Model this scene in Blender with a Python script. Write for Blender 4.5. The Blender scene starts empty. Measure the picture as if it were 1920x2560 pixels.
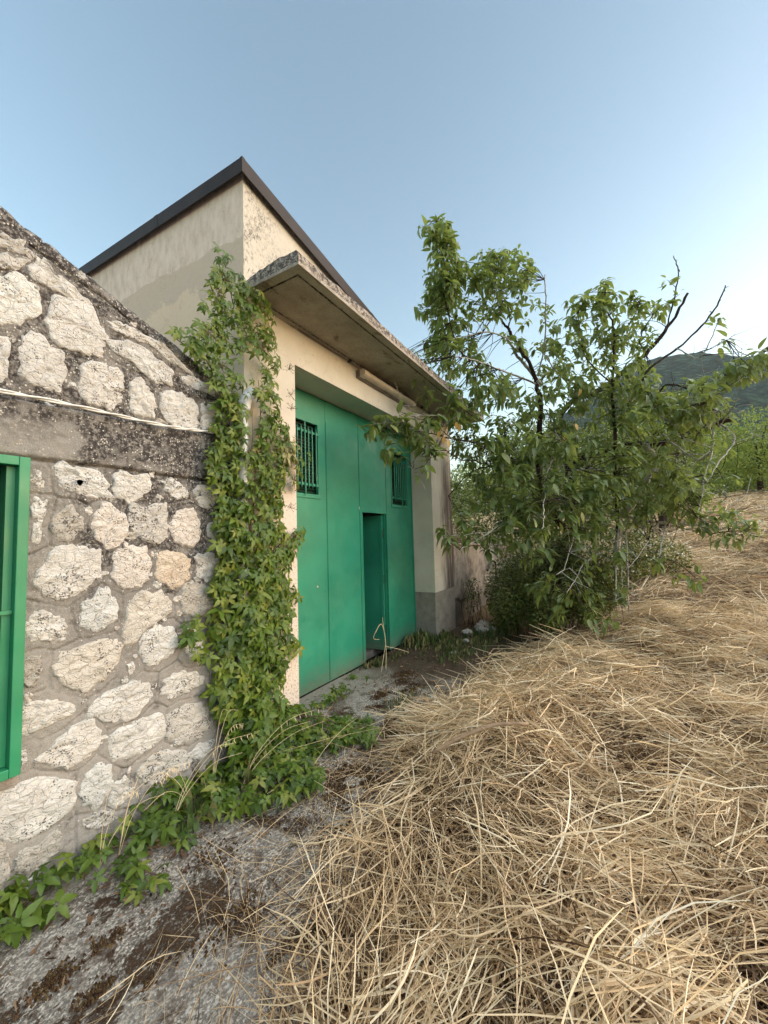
import bpy, math, random
import numpy as np
from mathutils import Vector, Matrix

rnd = random.Random(11)
rng = np.random.default_rng(11)
scene = bpy.context.scene
col = scene.collection
R = math.radians

# ------------------------------------------------------------------ camera
CAM = Vector((-2.105, -2.4915, 1.58))
YAW, PITCH, ROLL = 0.5286, 0.0676, -0.0287
cd = bpy.data.cameras.new('camera')
cam = bpy.data.objects.new('camera', cd)
col.objects.link(cam)
fw = Vector((math.cos(YAW) * math.cos(PITCH), math.sin(YAW) * math.cos(PITCH), math.sin(PITCH)))
r0 = Vector((math.sin(YAW), -math.cos(YAW), 0))
u0 = r0.cross(fw)
cr, sr = math.cos(ROLL), math.sin(ROLL)
rt = cr * r0 + sr * u0
up = -sr * r0 + cr * u0
cam.matrix_world = Matrix(((rt.x, up.x, -fw.x, CAM.x), (rt.y, up.y, -fw.y, CAM.y), (rt.z, up.z, -fw.z, CAM.z), (0, 0, 0, 1)))
cd.sensor_fit = 'VERTICAL'
cd.sensor_height = 36
cd.sensor_width = 27
cd.lens = 984.87 / 2560 * 36
cd.clip_start = 0.05
cd.clip_end = 5000
scene.camera = cam

# ------------------------------------------------------------------ light
SUN_EL, SUN_AZ = R(3.2), YAW - R(85)          # direction of the low sun, measured from +X
sx, sy, sz = math.cos(SUN_AZ) * math.cos(SUN_EL), math.sin(SUN_AZ) * math.cos(SUN_EL), math.sin(SUN_EL)
world = bpy.data.worlds.new('World')
scene.world = world
world.use_nodes = True
wn = world.node_tree
for n in list(wn.nodes):
    wn.nodes.remove(n)
sky = wn.nodes.new('ShaderNodeTexSky')
sky.sky_type = 'NISHITA'
sky.sun_disc = False
sky.sun_elevation = SUN_EL
sky.sun_rotation = math.atan2(sx, sy)
sky.altitude = 400
sky.air_density = 1.0
sky.dust_density = 1.6
sky.ozone_density = 1.1
bg = wn.nodes.new('ShaderNodeBackground')
bg.inputs['Strength'].default_value = 0.15
wo = wn.nodes.new('ShaderNodeOutputWorld')
wn.links.new(sky.outputs[0], bg.inputs[0])
wn.links.new(bg.outputs[0], wo.inputs[0])
sl = bpy.data.lights.new('sun', 'SUN')
sl.energy = 1.25
sl.angle = R(130)
sl.color = (1.0, 0.965, 0.92)
so = bpy.data.objects.new('sun', sl)
col.objects.link(so)
LEL = R(24)                                   # the soft glow of the bright sky above the set sun
so.rotation_euler = Vector((math.cos(SUN_AZ) * math.cos(LEL), math.sin(SUN_AZ) * math.cos(LEL), math.sin(LEL))).to_track_quat('Z', 'Y').to_euler()
scene.view_settings.view_transform = 'Standard'
scene.view_settings.look = 'None'
scene.view_settings.gamma = 1
scene.view_settings.exposure = 2.53
scene.view_settings.use_curve_mapping = False
scene.render.engine = 'CYCLES'
scene.cycles.max_bounces = 6
scene.cycles.transparent_max_bounces = 8

# ------------------------------------------------------------------ object helpers
def tag(o, label=None, cat=None, group=None, kind=None):
    if label: o['label'] = label
    if cat: o['category'] = cat
    if group: o['group'] = group
    if kind: o['kind'] = kind
    return o

def empty(name, loc=(0, 0, 0), label=None, cat=None, group=None):
    o = bpy.data.objects.new(name, None)
    o.empty_display_size = 0.2
    o.location = loc
    col.objects.link(o)
    return tag(o, label, cat, group)

def link(name, me, m=None, parent=None, loc=None, smooth=False):
    o = bpy.data.objects.new(name, me)
    col.objects.link(o)
    if m is not None and len(me.materials) == 0:
        me.materials.append(m)
    if parent is not None:
        o.parent = parent
        o.matrix_parent_inverse = Matrix.Identity(4)
    if loc is not None:
        o.location = loc
    if smooth:
        me.polygons.foreach_set('use_smooth', [True] * len(me.polygons))
    return o

class MB:
    def __init__(s, off=(0, 0, 0)):
        s.v, s.f, s.off = [], [], off
    def add(s, vs, fs):
        b = len(s.v)
        s.v += [(p[0] - s.off[0], p[1] - s.off[1], p[2] - s.off[2]) for p in vs]
        s.f += [tuple(i + b for i in f) for f in fs]
        return s
    def box(s, x0, x1, y0, y1, z0, z1):
        return s.add([(x0, y0, z0), (x1, y0, z0), (x1, y1, z0), (x0, y1, z0), (x0, y0, z1), (x1, y0, z1), (x1, y1, z1), (x0, y1, z1)],
                     [(0, 3, 2, 1), (4, 5, 6, 7), (0, 1, 5, 4), (1, 2, 6, 5), (2, 3, 7, 6), (3, 0, 4, 7)])
    def prism(s, poly, axis, a, b):
        """extrude a 2D polygon (counter-clockwise) along axis: 'y' takes (x,z), 'x' takes (y,z), 'z' takes (x,y)"""
        def P(p, t):
            return (p[0], t, p[1]) if axis == 'y' else ((t, p[0], p[1]) if axis == 'x' else (p[0], p[1], t))
        n = len(poly)
        vs = [P(p, a) for p in poly] + [P(p, b) for p in poly]
        fs = [tuple(range(n)), tuple(range(2 * n - 1, n - 1, -1))] + [(i, i + n, (i + 1) % n + n, (i + 1) % n) for i in range(n)]
        if axis == 'z':
            fs = [tuple(reversed(f)) for f in fs]
        elif axis == 'x':
            fs = [tuple(reversed(f)) for f in fs]
        return s.add(vs, fs)
    def tube(s, pts, rad, n=6, cap=True):
        v, f = tube_arrays(pts, rad, n, cap)
        return s.add(v, f)
    def mesh(s, name):
        me = bpy.data.meshes.new(name)
        me.from_pydata(s.v, [], s.f)
        me.update()
        return me
    def build(s, name, m, parent=None, smooth=False, bevel=0):
        o = link(name, s.mesh(name), m, parent, smooth=smooth)
        if bevel:
            b = o.modifiers.new('edge', 'BEVEL')
            b.width = bevel
            b.segments = 2
            b.limit_method = 'ANGLE'
        return o

def tube_arrays(pts, rad, n=6, cap=True):
    pts = [Vector(p) for p in pts]
    if not hasattr(rad, '__len__'):
        rad = [rad] * len(pts)
    vs, fs = [], []
    ref = None
    for i, p in enumerate(pts):
        t = (pts[min(i + 1, len(pts) - 1)] - pts[max(i - 1, 0)])
        t = t.normalized() if t.length > 1e-9 else Vector((0, 0, 1))
        if ref is None:
            ref = t.orthogonal().normalized()
        ref = (ref - t * ref.dot(t))
        ref = ref.normalized() if ref.length > 1e-6 else t.orthogonal().normalized()
        b = t.cross(ref)
        for k in range(n):
            a = 2 * math.pi * k / n
            q = p + (ref * math.cos(a) + b * math.sin(a)) * rad[i]
            vs.append((q.x, q.y, q.z))
    for i in range(len(pts) - 1):
        for k in range(n):
            a, b_ = i * n + k, i * n + (k + 1) % n
            fs.append((a, b_, b_ + n, a + n))
    if cap:
        fs.append(tuple(range(n - 1, -1, -1)))
        m = (len(pts) - 1) * n
        fs.append(tuple(range(m, m + n)))
    return vs, fs

def smooth_path(pts, sub=4, jit=0.0, r=rnd):
    """Catmull-Rom through the points"""
    P = [Vector(p) for p in pts]
    P = [P[0] * 2 - P[1]] + P + [P[-1] * 2 - P[-2]]
    out = []
    for i in range(1, len(P) - 2):
        for k in range(sub):
            t = k / sub
            a, b, c, d = P[i - 1], P[i], P[i + 1], P[i + 2]
            q = 0.5 * ((2 * b) + (c - a) * t + (2 * a - 5 * b + 4 * c - d) * t * t + (3 * b - a - 3 * c + d) * t ** 3)
            if jit and (i > 1 or k > 0):
                q = q + Vector((r.uniform(-jit, jit), r.uniform(-jit, jit), r.uniform(-jit, jit)))
            out.append(q)
    out.append(P[-2])
    return out

def mesh_np(name, v, f, smooth=False, attrs=None):
    """v (N,3); f (M,3) or (M,4)"""
    v = np.ascontiguousarray(v, np.float32)
    f = np.ascontiguousarray(f, np.int32)
    me = bpy.data.meshes.new(name)
    k = f.shape[1]
    me.vertices.add(len(v))
    me.vertices.foreach_set('co', v.ravel())
    me.loops.add(f.size)
    me.loops.foreach_set('vertex_index', f.ravel())
    me.polygons.add(len(f))
    me.polygons.foreach_set('loop_start', np.arange(0, f.size, k, dtype=np.int32))
    if smooth:
        me.polygons.foreach_set('use_smooth', np.ones(len(f), bool))
    for an, (dom, val) in (attrs or {}).items():
        a = me.attributes.new(an, 'FLOAT', dom)
        a.data.foreach_set('value', np.ascontiguousarray(val, np.float32))
    me.update(calc_edges=True)
    return me

def grid_faces(nu, nv):
    i = np.arange(nu - 1)[:, None] * nv + np.arange(nv - 1)[None, :]
    return np.stack([i, i + nv, i + nv + 1, i + 1], -1).reshape(-1, 4)

# value noise on arrays
def _hash(ix, iy, iz):
    h = (ix.astype(np.int64) * 374761393 + iy.astype(np.int64) * 668265263 + iz.astype(np.int64) * 2147483647) & 0xffffffff
    h = ((h ^ (h >> 13)) * 1274126177) & 0xffffffff
    return ((h ^ (h >> 16)) & 0xffff) / 65535.0
def vnoise(x, y, z=0.0, s=0):
    x, y, z = np.broadcast_arrays(np.asarray(x, float), np.asarray(y, float), np.asarray(z, float) + s * 17.3)
    ix, iy, iz = np.floor(x), np.floor(y), np.floor(z)
    fx, fy, fz = x - ix, y - iy, z - iz
    fx, fy, fz = fx * fx * (3 - 2 * fx), fy * fy * (3 - 2 * fy), fz * fz * (3 - 2 * fz)
    r = 0
    for a in (0, 1):
        for b in (0, 1):
            for c in (0, 1):
                w = (fx if a else 1 - fx) * (fy if b else 1 - fy) * (fz if c else 1 - fz)
                r = r + w * _hash(ix + a, iy + b, iz + c)
    return r * 2 - 1
def fbm(x, y, z=0.0, o=4, s=0):
    r, a, t = 0, 1.0, 0
    for i in range(o):
        r = r + a * vnoise(np.asarray(x) * 2 ** i, np.asarray(y) * 2 ** i, np.asarray(z) * 2 ** i, s + i)
        t += a
        a *= 0.5
    return r / t
def sstep(a, b, x):
    t = np.clip((x - a) / (b - a), 0, 1)
    return t * t * (3 - 2 * t)

# ------------------------------------------------------------------ materials
class NT:
    def __init__(s, name):
        s.m = bpy.data.materials.new(name)
        s.m.use_nodes = True
        s.t = s.m.node_tree
        for n in list(s.t.nodes):
            s.t.nodes.remove(n)
        s.out = s.t.nodes.new('ShaderNodeOutputMaterial')
        s._p = None
    def n(s, typ, **kw):
        nd = s.t.nodes.new(typ)
        for k, v in kw.items():
            setattr(nd, k, v)
        return nd
    def set(s, inp, v):
        if isinstance(v, bpy.types.NodeSocket):
            s.t.links.new(v, inp)
        elif v is not None:
            if isinstance(v, tuple) and len(v) == 3 and inp.type == 'RGBA':
                v = v + (1,)
            inp.default_value = v
    def pos(s):
        if s._p is None:
            s._p = s.n('ShaderNodeNewGeometry')
        return s._p.outputs['Position']
    def sep(s, v):
        nd = s.n('ShaderNodeSeparateXYZ')
        s.set(nd.inputs[0], v)
        return nd.outputs
    def scale(s, v, sc):
        nd = s.n('ShaderNodeVectorMath', operation='MULTIPLY')
        s.set(nd.inputs[0], v)
        nd.inputs[1].default_value = sc if isinstance(sc, tuple) else (sc, sc, sc)
        return nd.outputs[0]
    def vadd(s, v, w):
        nd = s.n('ShaderNodeVectorMath', operation='ADD')
        s.set(nd.inputs[0], v)
        s.set(nd.inputs[1], w)
        return nd.outputs[0]
    def noise(s, sc, detail=4, rough=0.55, vec=None, dist=0.0, color=False):
        nd = s.n('ShaderNodeTexNoise')
        s.set(nd.inputs['Vector'], vec if vec is not None else s.pos())
        nd.inputs['Scale'].default_value = sc
        nd.inputs['Detail'].default_value = detail
        nd.inputs['Roughness'].default_value = rough
        nd.inputs['Distortion'].default_value = dist
        return nd.outputs[1 if color else 0]
    def vor(s, sc, vec=None, feature='F1', out='Distance', rand=1.0):
        nd = s.n('ShaderNodeTexVoronoi', feature=feature)
        s.set(nd.inputs['Vector'], vec if vec is not None else s.pos())
        nd.inputs['Scale'].default_value = sc
        nd.inputs['Randomness'].default_value = rand
        return nd.outputs[out]
    def ramp(s, fac, stops, mode='LINEAR'):
        nd = s.n('ShaderNodeValToRGB')
        s.set(nd.inputs[0], fac)
        e = nd.color_ramp.elements
        nd.color_ramp.interpolation = mode
        while len(e) < len(stops):
            e.new(0.5)
        for el, (p, c) in zip(e, stops):
            el.position = p
            el.color = (c, c, c, 1) if not hasattr(c, '__len__') else tuple(c) + (1,)
        return nd.outputs[0]
    def mr(s, v, a, b, c=0.0, d=1.0, smooth=True):
        nd = s.n('ShaderNodeMapRange')
        if smooth:
            nd.interpolation_type = 'SMOOTHSTEP'
        s.set(nd.inputs[0], v)
        for i, x in enumerate((a, b, c, d)):
            s.set(nd.inputs[i + 1], x)
        return nd.outputs[0]
    def mix(s, fac, a, b, blend='MIX'):
        nd = s.n('ShaderNodeMix', data_type='RGBA', blend_type=blend)
        s.set(nd.inputs[0], fac)
        s.set(nd.inputs[6], a)
        s.set(nd.inputs[7], b)
        return nd.outputs[2]
    def math(s, op, a, b=None, c=None):
        nd = s.n('ShaderNodeMath', operation=op)
        s.set(nd.inputs[0], a)
        if b is not None:
            s.set(nd.inputs[1], b)
        if c is not None:
            s.set(nd.inputs[2], c)
        return nd.outputs[0]
    def attr(s, name):
        return s.n('ShaderNodeAttribute', attribute_name=name).outputs['Fac']
    def objrand(s):
        return s.n('ShaderNodeObjectInfo').outputs['Random']
    def bump(s, h, strength=0.5, dist=0.01, normal=None):
        nd = s.n('ShaderNodeBump')
        nd.inputs['Strength'].default_value = strength
        nd.inputs['Distance'].default_value = dist
        s.set(nd.inputs['Height'], h)
        s.set(nd.inputs['Normal'], normal)
        return nd.outputs[0]
    def bsdf(s, color, rough=0.8, normal=None, metal=0.0, spec=None):
        nd = s.n('ShaderNodeBsdfPrincipled')
        s.set(nd.inputs['Base Color'], color)
        s.set(nd.inputs['Roughness'], rough)
        s.set(nd.inputs['Metallic'], metal)
        if spec is not None:
            s.set(nd.inputs['Specular IOR Level'], spec)
        s.set(nd.inputs['Normal'], normal)
        return nd.outputs[0]
    def done(s, sh):
        s.t.links.new(sh, s.out.inputs['Surface'])
        return s.m

def mat_limestone():
    n = NT('limestone')
    oi = n.n('ShaderNodeObjectInfo')
    rv = oi.outputs['Random']
    tone = n.attr('tone')
    off = n.n('ShaderNodeCombineXYZ')
    n.set(off.inputs[0], n.math('MULTIPLY', rv, 37.0))
    p = n.vadd(n.pos(), off.outputs[0])
    big = n.noise(7, 5, .6, p)
    c = n.ramp(big, [(.25, (.38, .365, .345)), (.5, (.57, .56, .535)), (.75, (.67, .665, .645))])
    c = n.mix(n.mr(rv, 0.0, 1.0, 0.0, 0.5), c, (.58, .545, .50))
    def t(val, colr, f):
        k = n.math('LESS_THAN', n.math('ABSOLUTE', n.math('SUBTRACT', tone, val)), 0.5)
        return n.mix(n.math('MULTIPLY', k, f), c, colr)
    c = t(1.0, (.62, .55, .49), .6)
    c = t(2.0, (.58, .46, .34), .7)
    c = t(3.0, (.53, .54, .53), .7)
    c = t(4.0, (.40, .375, .34), .5)
    c = t(5.0, (.35, .32, .275), .72)
    c = t(6.0, (.66, .66, .62), .6)
    c = t(7.0, (.52, .46, .38), .5)
    # cracked, flaking relief
    w = n.vadd(p, n.scale(n.noise(14, 3, .5, p, color=True), .05))
    cr = n.vor(16, n.scale(w, (1, 1, 1.8)), 'DISTANCE_TO_EDGE')
    crack = n.mr(cr, 0.0, 0.05)
    fine = n.noise(55, 6, .68, n.scale(p, (1, 1, 1.7)))
    c = n.mix(n.mr(fine, .3, .46, .5, 0.0), c, (.30, .26, .22))
    # lichen: black dots and grey bloom, more on some stones
    sp = n.vor(95, p)
    area = n.noise(5.5, 4, .6, p)
    thr = n.mr(area, .36, .66, 0.06, 0.5)
    thr = n.math('ADD', thr, n.math('MULTIPLY', n.math('GREATER_THAN', tone, 3.5), n.math('MULTIPLY', n.math('LESS_THAN', tone, 4.5), .13)))
    dark = n.math('LESS_THAN', sp, thr)
    dark = n.math('MULTIPLY', dark, n.math('GREATER_THAN', n.noise(34, 3, .6, p), .52))
    c = n.mix(n.math('MULTIPLY', dark, .8), c, (.06, .052, .048))
    h = n.math('ADD', n.math('MULTIPLY', crack, .35), n.math('MULTIPLY', fine, 1.0))
    h = n.math('ADD', h, n.math('MULTIPLY', n.noise(22, 4, .6, p), 1.0))
    return n.done(n.bsdf(c, .93, n.bump(h, .9, .014), spec=.2))

def mat_mortar():
    n = NT('mortar')
    x, y, z = n.sep(n.pos())
    big = n.noise(3.2, 6, .62)
    c = n.ramp(big, [(.25, (.16, .15, .14)), (.5, (.245, .232, .217)), (.75, (.335, .32, .30))])
    sand = n.noise(210, 3, .7)
    c = n.mix(n.mr(sand, .3, .7, .55, 0), c, (.10, .088, .075))
    c = n.mix(n.mr(n.vor(120), 0.0, .34, .6, 0.0), c, (.52, .49, .44))
    c = n.mix(n.mr(n.math('ADD', z, n.math('MULTIPLY', n.noise(4, 5, .65), 1.2)), 1.9, .9, 0, .6), c, n.mix(n.noise(90, 4, .75), (.19, .175, .16), (.46, .435, .40)))
    # crust of dark lichen on the lintel band and along the sloping top
    top = n.math('ADD', z, n.math('MULTIPLY', x, .366))
    mtop = n.mr(top, 2.34, 2.70)
    band = n.math('MULTIPLY', n.mr(z, 2.02, 2.10), n.mr(z, 2.38, 2.28))
    patch = n.math('MULTIPLY', n.mr(x, -1.06, -1.2), n.mr(z, 2.26, 2.18))
    band = n.math('MULTIPLY', band, n.math('SUBTRACT', 1.0, patch))
    low = n.mr(z, 0.7, 2.0, .22, .62)
    m = n.math('MAXIMUM', n.math('MAXIMUM', n.math('MULTIPLY', mtop, .75), n.math('MULTIPLY', band, .72)), low)
    area = n.noise(6.5, 5, .65)
    k = n.mr(n.math('ADD', area, n.math('MULTIPLY', m, .38)), .62, .78)
    blot = n.mr(n.noise(48, 5, .72), .40, .54)
    c = n.mix(n.math('MULTIPLY', n.math('MULTIPLY', k, blot), .93), c, (.032, .027, .027))
    w = n.vor(62)
    wl = n.math('MULTIPLY', n.mr(w, .20, .30, 1.0, 0.0), n.math('GREATER_THAN', n.noise(27, 4, .6), n.mr(m, 0, 1, .62, .47)))
    c = n.mix(n.math('MULTIPLY', wl, .85), c, (.60, .575, .52))
    c = n.mix(n.math('MULTIPLY', patch, .6), c, n.mix(sand, (.20, .19, .17), (.38, .36, .33)))
    h = n.math('ADD', n.math('MULTIPLY', sand, .5), n.math('MULTIPLY', n.noise(40, 5, .65), 1.2))
    return n.done(n.bsdf(c, .95, n.bump(h, .9, .008), spec=.15))

def mat_plaster():
    n = NT('cream_plaster')
    geo = n.n('ShaderNodeNewGeometry')
    nx, ny, nz = n.sep(geo.outputs['Normal'])
    x, y, z = n.sep(n.pos())
    side = n.math('MULTIPLY', n.math('LESS_THAN', nx, -.7), n.math('LESS_THAN', x, .1))
    front = n.math('LESS_THAN', ny, -.7)
    big = n.noise(1.6, 5, .6)
    c = n.ramp(big, [(.3, (.52, .475, .40)), (.5, (.60, .56, .485)), (.7, (.66, .625, .55))])
    # side wall: older grey render above, later patch below a slanting line
    edge = n.math('ADD', n.math('MULTIPLY', n.noise(2.2, 5, .6), .22), n.math('MULTIPLY', y, .06))
    up_ = n.mr(n.math('SUBTRACT', z, edge), 3.985, 4.0)
    cs = n.ramp(n.noise(9, 6, .65, n.scale(n.pos(), (1, 1.5, .6))), [(.3, (.56, .45, .37)), (.5, (.70, .575, .48)), (.7, (.77, .655, .565))])
    wet = n.mr(n.math('ADD', n.math('SUBTRACT', z, edge), n.math('MULTIPLY', n.noise(3.2, 6, .7), -1.0)), 3.15, 3.19)
    cl = n.mix(wet, n.mix(big, (.66, .51, .365), (.75, .61, .455)), n.mix(n.noise(24, 5, .7), (.52, .415, .325), (.64, .525, .42)))
    cside = n.mix(up_, cl, cs)  # side wall colours lifted to stand in for light that misses it
    c = n.mix(side, c, cside)
    # front above the canopy: weathered and speckled
    above = n.math('MULTIPLY', front, n.mr(z, 3.6, 3.7))
    c = n.mix(n.math('MULTIPLY', above, .75), c, n.mix(n.noise(7, 5, .6), (.42, .385, .33), (.54, .505, .44)))
    spk = n.noise(38, 7, .8, n.scale(n.pos(), (1.0, 1.0, .6)), dist=.5)
    nearc = n.mr(n.math('ADD', x, n.math('MULTIPLY', n.noise(5, 4, .6), .9)), 1.15, .35)
    sm = n.math('MULTIPLY', above, n.mr(n.math('ADD', spk, n.math('MULTIPLY', n.noise(4, 4, .6), .35)), .64, .80))
    c = n.mix(n.math('MULTIPLY', sm, n.math('ADD', .12, n.math('MULTIPLY', nearc, .8))), c, (.07, .062, .055))
    # left strip beside the creeper: pinkish, pitted, grimy near the ground
    strip = n.math('MULTIPLY', n.math('MULTIPLY', front, n.math('LESS_THAN', x, .6)), n.mr(z, 3.15, 2.2))
    c = n.mix(n.math('MULTIPLY', strip, .7), c, (.62, .51, .43))
    pit = n.mr(n.noise(62, 5, .72), .52, .62)
    c = n.mix(n.math('MULTIPLY', n.math('MULTIPLY', strip, pit), n.mr(z, 2.6, .3, .25, .85)), c, (.10, .085, .075))
    # run-off stains: streaks down the pier
    st = n.noise(13, 5, .65, n.scale(n.pos(), (1.0, 1.0, .07)))
    pier = n.math('MULTIPLY', n.math('MULTIPLY', front, n.mr(n.math('ADD', x, n.math('MULTIPLY', n.noise(5, 4, .6, n.scale(n.pos(), (1, 1, .3))), .35)), 4.08, 4.42)), n.mr(z, 3.5, 2.4))
    c = n.mix(n.math('MULTIPLY', pier, n.mr(st, .30, .52, .35, 1.0)), c, (.085, .07, .062))
    pale = n.math('MULTIPLY', n.math('MULTIPLY', front, n.mr(x, 3.6, 3.9)), n.mr(x, 4.35, 4.05))
    c = n.mix(n.math('MULTIPLY', pale, n.mr(n.noise(8, 5, .6, n.scale(n.pos(), (1.5, 1, .3))), .4, .6, .0, .6)), c, (.58, .54, .47))
    gen = n.noise(16, 6, .68)
    c = n.mix(n.mr(gen, .55, .75, 0, .22), c, (.33, .27, .2))
    crack = n.vor(1.3, n.vadd(n.pos(), n.scale(n.noise(4, 4, .6, color=True), .5)), 'DISTANCE_TO_EDGE')
    c = n.mix(n.mr(crack, 0.0, .006, .35, 0.0), c, (.25, .2, .15))
    h = n.math('ADD', n.math('MULTIPLY', n.noise(130, 4, .7), .6), n.math('MULTIPLY', gen, .9))
    return n.done(n.bsdf(c, .93, n.bump(h, .55, .006), spec=.15))

def mat_render_grey():
    n = NT('grey_cement_render')
    x, y, z = n.sep(n.pos())
    c = n.ramp(n.noise(6, 6, .65), [(.3, (.22, .195, .165)), (.5, (.31, .285, .245)), (.7, (.40, .37, .325))])
    c = n.mix(n.mr(n.noise(120, 3, .7), .35, .65, .5, 0), c, (.13, .115, .10))
    c = n.mix(n.mr(x, 4.15, 4.5, 0, .35), c, (.17, .145, .125))
    h = n.math('ADD', n.noise(160, 3, .7), n.noise(28, 5, .6))
    return n.done(n.bsdf(c, .95, n.bump(h, .8, .008), spec=.15))

def mat_concrete(name, lo, hi, lich=.6, outmix=.7):
    n = NT(name)
    geo = n.n('ShaderNodeNewGeometry')
    nx, ny, nz = n.sep(geo.outputs['Normal'])
    c = n.mix(n.mr(n.noise(4, 6, .65), .3, .7), lo, hi)
    st = n.noise(3.6, 6, .7, n.scale(n.pos(), (.7, 1.6, 1)), dist=.6)
    c = n.mix(n.mr(st, .56, .64, 0, .55), c, (.06, .047, .036))
    c = n.mix(n.mr(n.noise(90, 4, .7), .3, .6, .35, 0), c, (.08, .07, .06))
    if outmix == 0:
        c = n.mix(.35, c, (.26, .235, .21))
        run = n.noise(6, 6, .7, n.scale(n.pos(), (.6, .6, .5)))
        c = n.mix(n.mr(run, .46, .64, 0, .7), c, (.075, .058, .048))
        c = n.mix(n.mr(n.sep(n.pos())[2], .6, .25, 0, .7), c, (.10, .08, .062))
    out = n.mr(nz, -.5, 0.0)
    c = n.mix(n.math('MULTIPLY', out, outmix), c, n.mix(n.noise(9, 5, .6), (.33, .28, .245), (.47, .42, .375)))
    spots = n.math('MULTIPLY', n.mr(n.noise(27, 6, .8), .44, .53), n.mr(n.noise(6, 4, .6), .25, .45))
    c = n.mix(n.math('MULTIPLY', n.math('MULTIPLY', out, spots), lich), c, (.035, .03, .03))
    wh = n.math('MULTIPLY', out, n.mr(n.vor(85), .18, .28, .7 * lich, 0))
    c = n.mix(wh, c, (.48, .46, .41))
    h = n.math('ADD', n.noise(120, 4, .7), n.math('MULTIPLY', n.noise(18, 5, .6), 1.4))
    return n.done(n.bsdf(c, .94, n.bump(h, .7, .008), spec=.15))

def mat_paint(name, colr, rough=.42, dirt=.25):
    n = NT(name)
    x, y, z = n.sep(n.pos())
    big = n.noise(1.8, 5, .6)
    c = n.mix(n.mr(big, .3, .7), tuple(v * .86 for v in colr), tuple(min(1, v * 1.12) for v in colr))
    run = n.noise(9, 5, .7, n.scale(n.pos(), (1, 1, .08)))
    c = n.mix(n.mr(run, .55, .75, 0, dirt), c, (colr[0] * 1.9 + .02, colr[1] * .95 + .02, colr[2] * 1.1 + .02))
    chip = n.mr(n.noise(60, 5, .8), .715, .74, 0, .7)
    c = n.mix(chip, c, (.28, .33, .27))
    rust = n.math('MULTIPLY', n.mr(z, .16, .0), n.mr(n.noise(24, 5, .7), .5, .62))
    c = n.mix(n.math('MULTIPLY', rust, .7), c, (.13, .07, .035))
    mud = n.math('MULTIPLY', n.mr(n.math('ADD', z, n.math('MULTIPLY', n.noise(11, 5, .7), .5)), .55, .22), .5)
    c = n.mix(mud, c, (.16, .145, .10))
    h = n.math('ADD', n.math('MULTIPLY', n.noise(2.6, 3, .5), 4.5), n.math('MULTIPLY', n.noise(140, 3, .6), .12))
    return n.done(n.bsdf(c, n.mr(n.noise(5, 4, .6), .3, .7, rough - .08, rough + .14), n.bump(h, .25, .006)))

def mat_plain(name, colr, rough=.6, metal=0.0, var=.25, sc=12, bump=.3, spec=.5):
    n = NT(name)
    c = n.mix(n.mr(n.noise(sc, 5, .65), .3, .7), tuple(v * (1 - var) for v in colr), tuple(min(1, v * (1 + var)) for v in colr))
    h = n.noise(sc * 6, 4, .6)
    return n.done(n.bsdf(c, rough, n.bump(h, bump, .004), metal, spec))

def mat_leaf(name, stops, trans=.35, rough=.5, tcol=None):
    """per-leaf colour from the 'tint' attribute plus the object's own random number"""
    n = NT(name)
    v = n.math('FRACT', n.math('ADD', n.attr('tint'), n.objrand()))
    c = n.ramp(v, stops)
    c = n.mix(n.mr(n.noise(38, 4, .6), .35, .7, 0, .3), c, tuple(s * .6 for s in stops[0][1]))
    b = n.bsdf(c, rough, n.bump(n.noise(90, 3, .6), .25, .004), spec=.4)
    tr = n.n('ShaderNodeBsdfTranslucent')
    n.set(tr.inputs[0], n.mix(.6, c, tcol) if tcol else c)
    ms = n.n('ShaderNodeMixShader')
    ms.inputs[0].default_value = trans
    n.t.links.new(b, ms.inputs[1])
    n.t.links.new(tr.outputs[0], ms.inputs[2])
    return n.done(ms.outputs[0])

def mat_bark(name, dark, light, thr=.5):
    n = NT(name)
    c = n.mix(n.mr(n.noise(14, 6, .68), thr - .1, thr + .12), dark, light)
    c = n.mix(n.mr(n.noise(60, 4, .7), .3, .6, .5, 0), c, tuple(v * .45 for v in dark))
    h = n.math('ADD', n.noise(70, 5, .7, n.scale(n.pos(), (1, 1, .35))), n.noise(20, 4, .6))
    return n.done(n.bsdf(c, .92, n.bump(h, .8, .008), spec=.15))

def mat_straw():
    n = NT('dry_straw')
    v = n.attr('tint')
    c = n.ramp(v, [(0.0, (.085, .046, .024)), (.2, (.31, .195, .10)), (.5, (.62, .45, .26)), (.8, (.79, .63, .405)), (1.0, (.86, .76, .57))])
    b = n.bsdf(c, .62, None, spec=.35)
    tr = n.n('ShaderNodeBsdfTranslucent')
    n.set(tr.inputs[0], c)
    ms = n.n('ShaderNodeMixShader')
    ms.inputs[0].default_value = .12
    n.t.links.new(b, ms.inputs[1])
    n.t.links.new(tr.outputs[0], ms.inputs[2])
    return n.done(ms.outputs[0])

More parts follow.
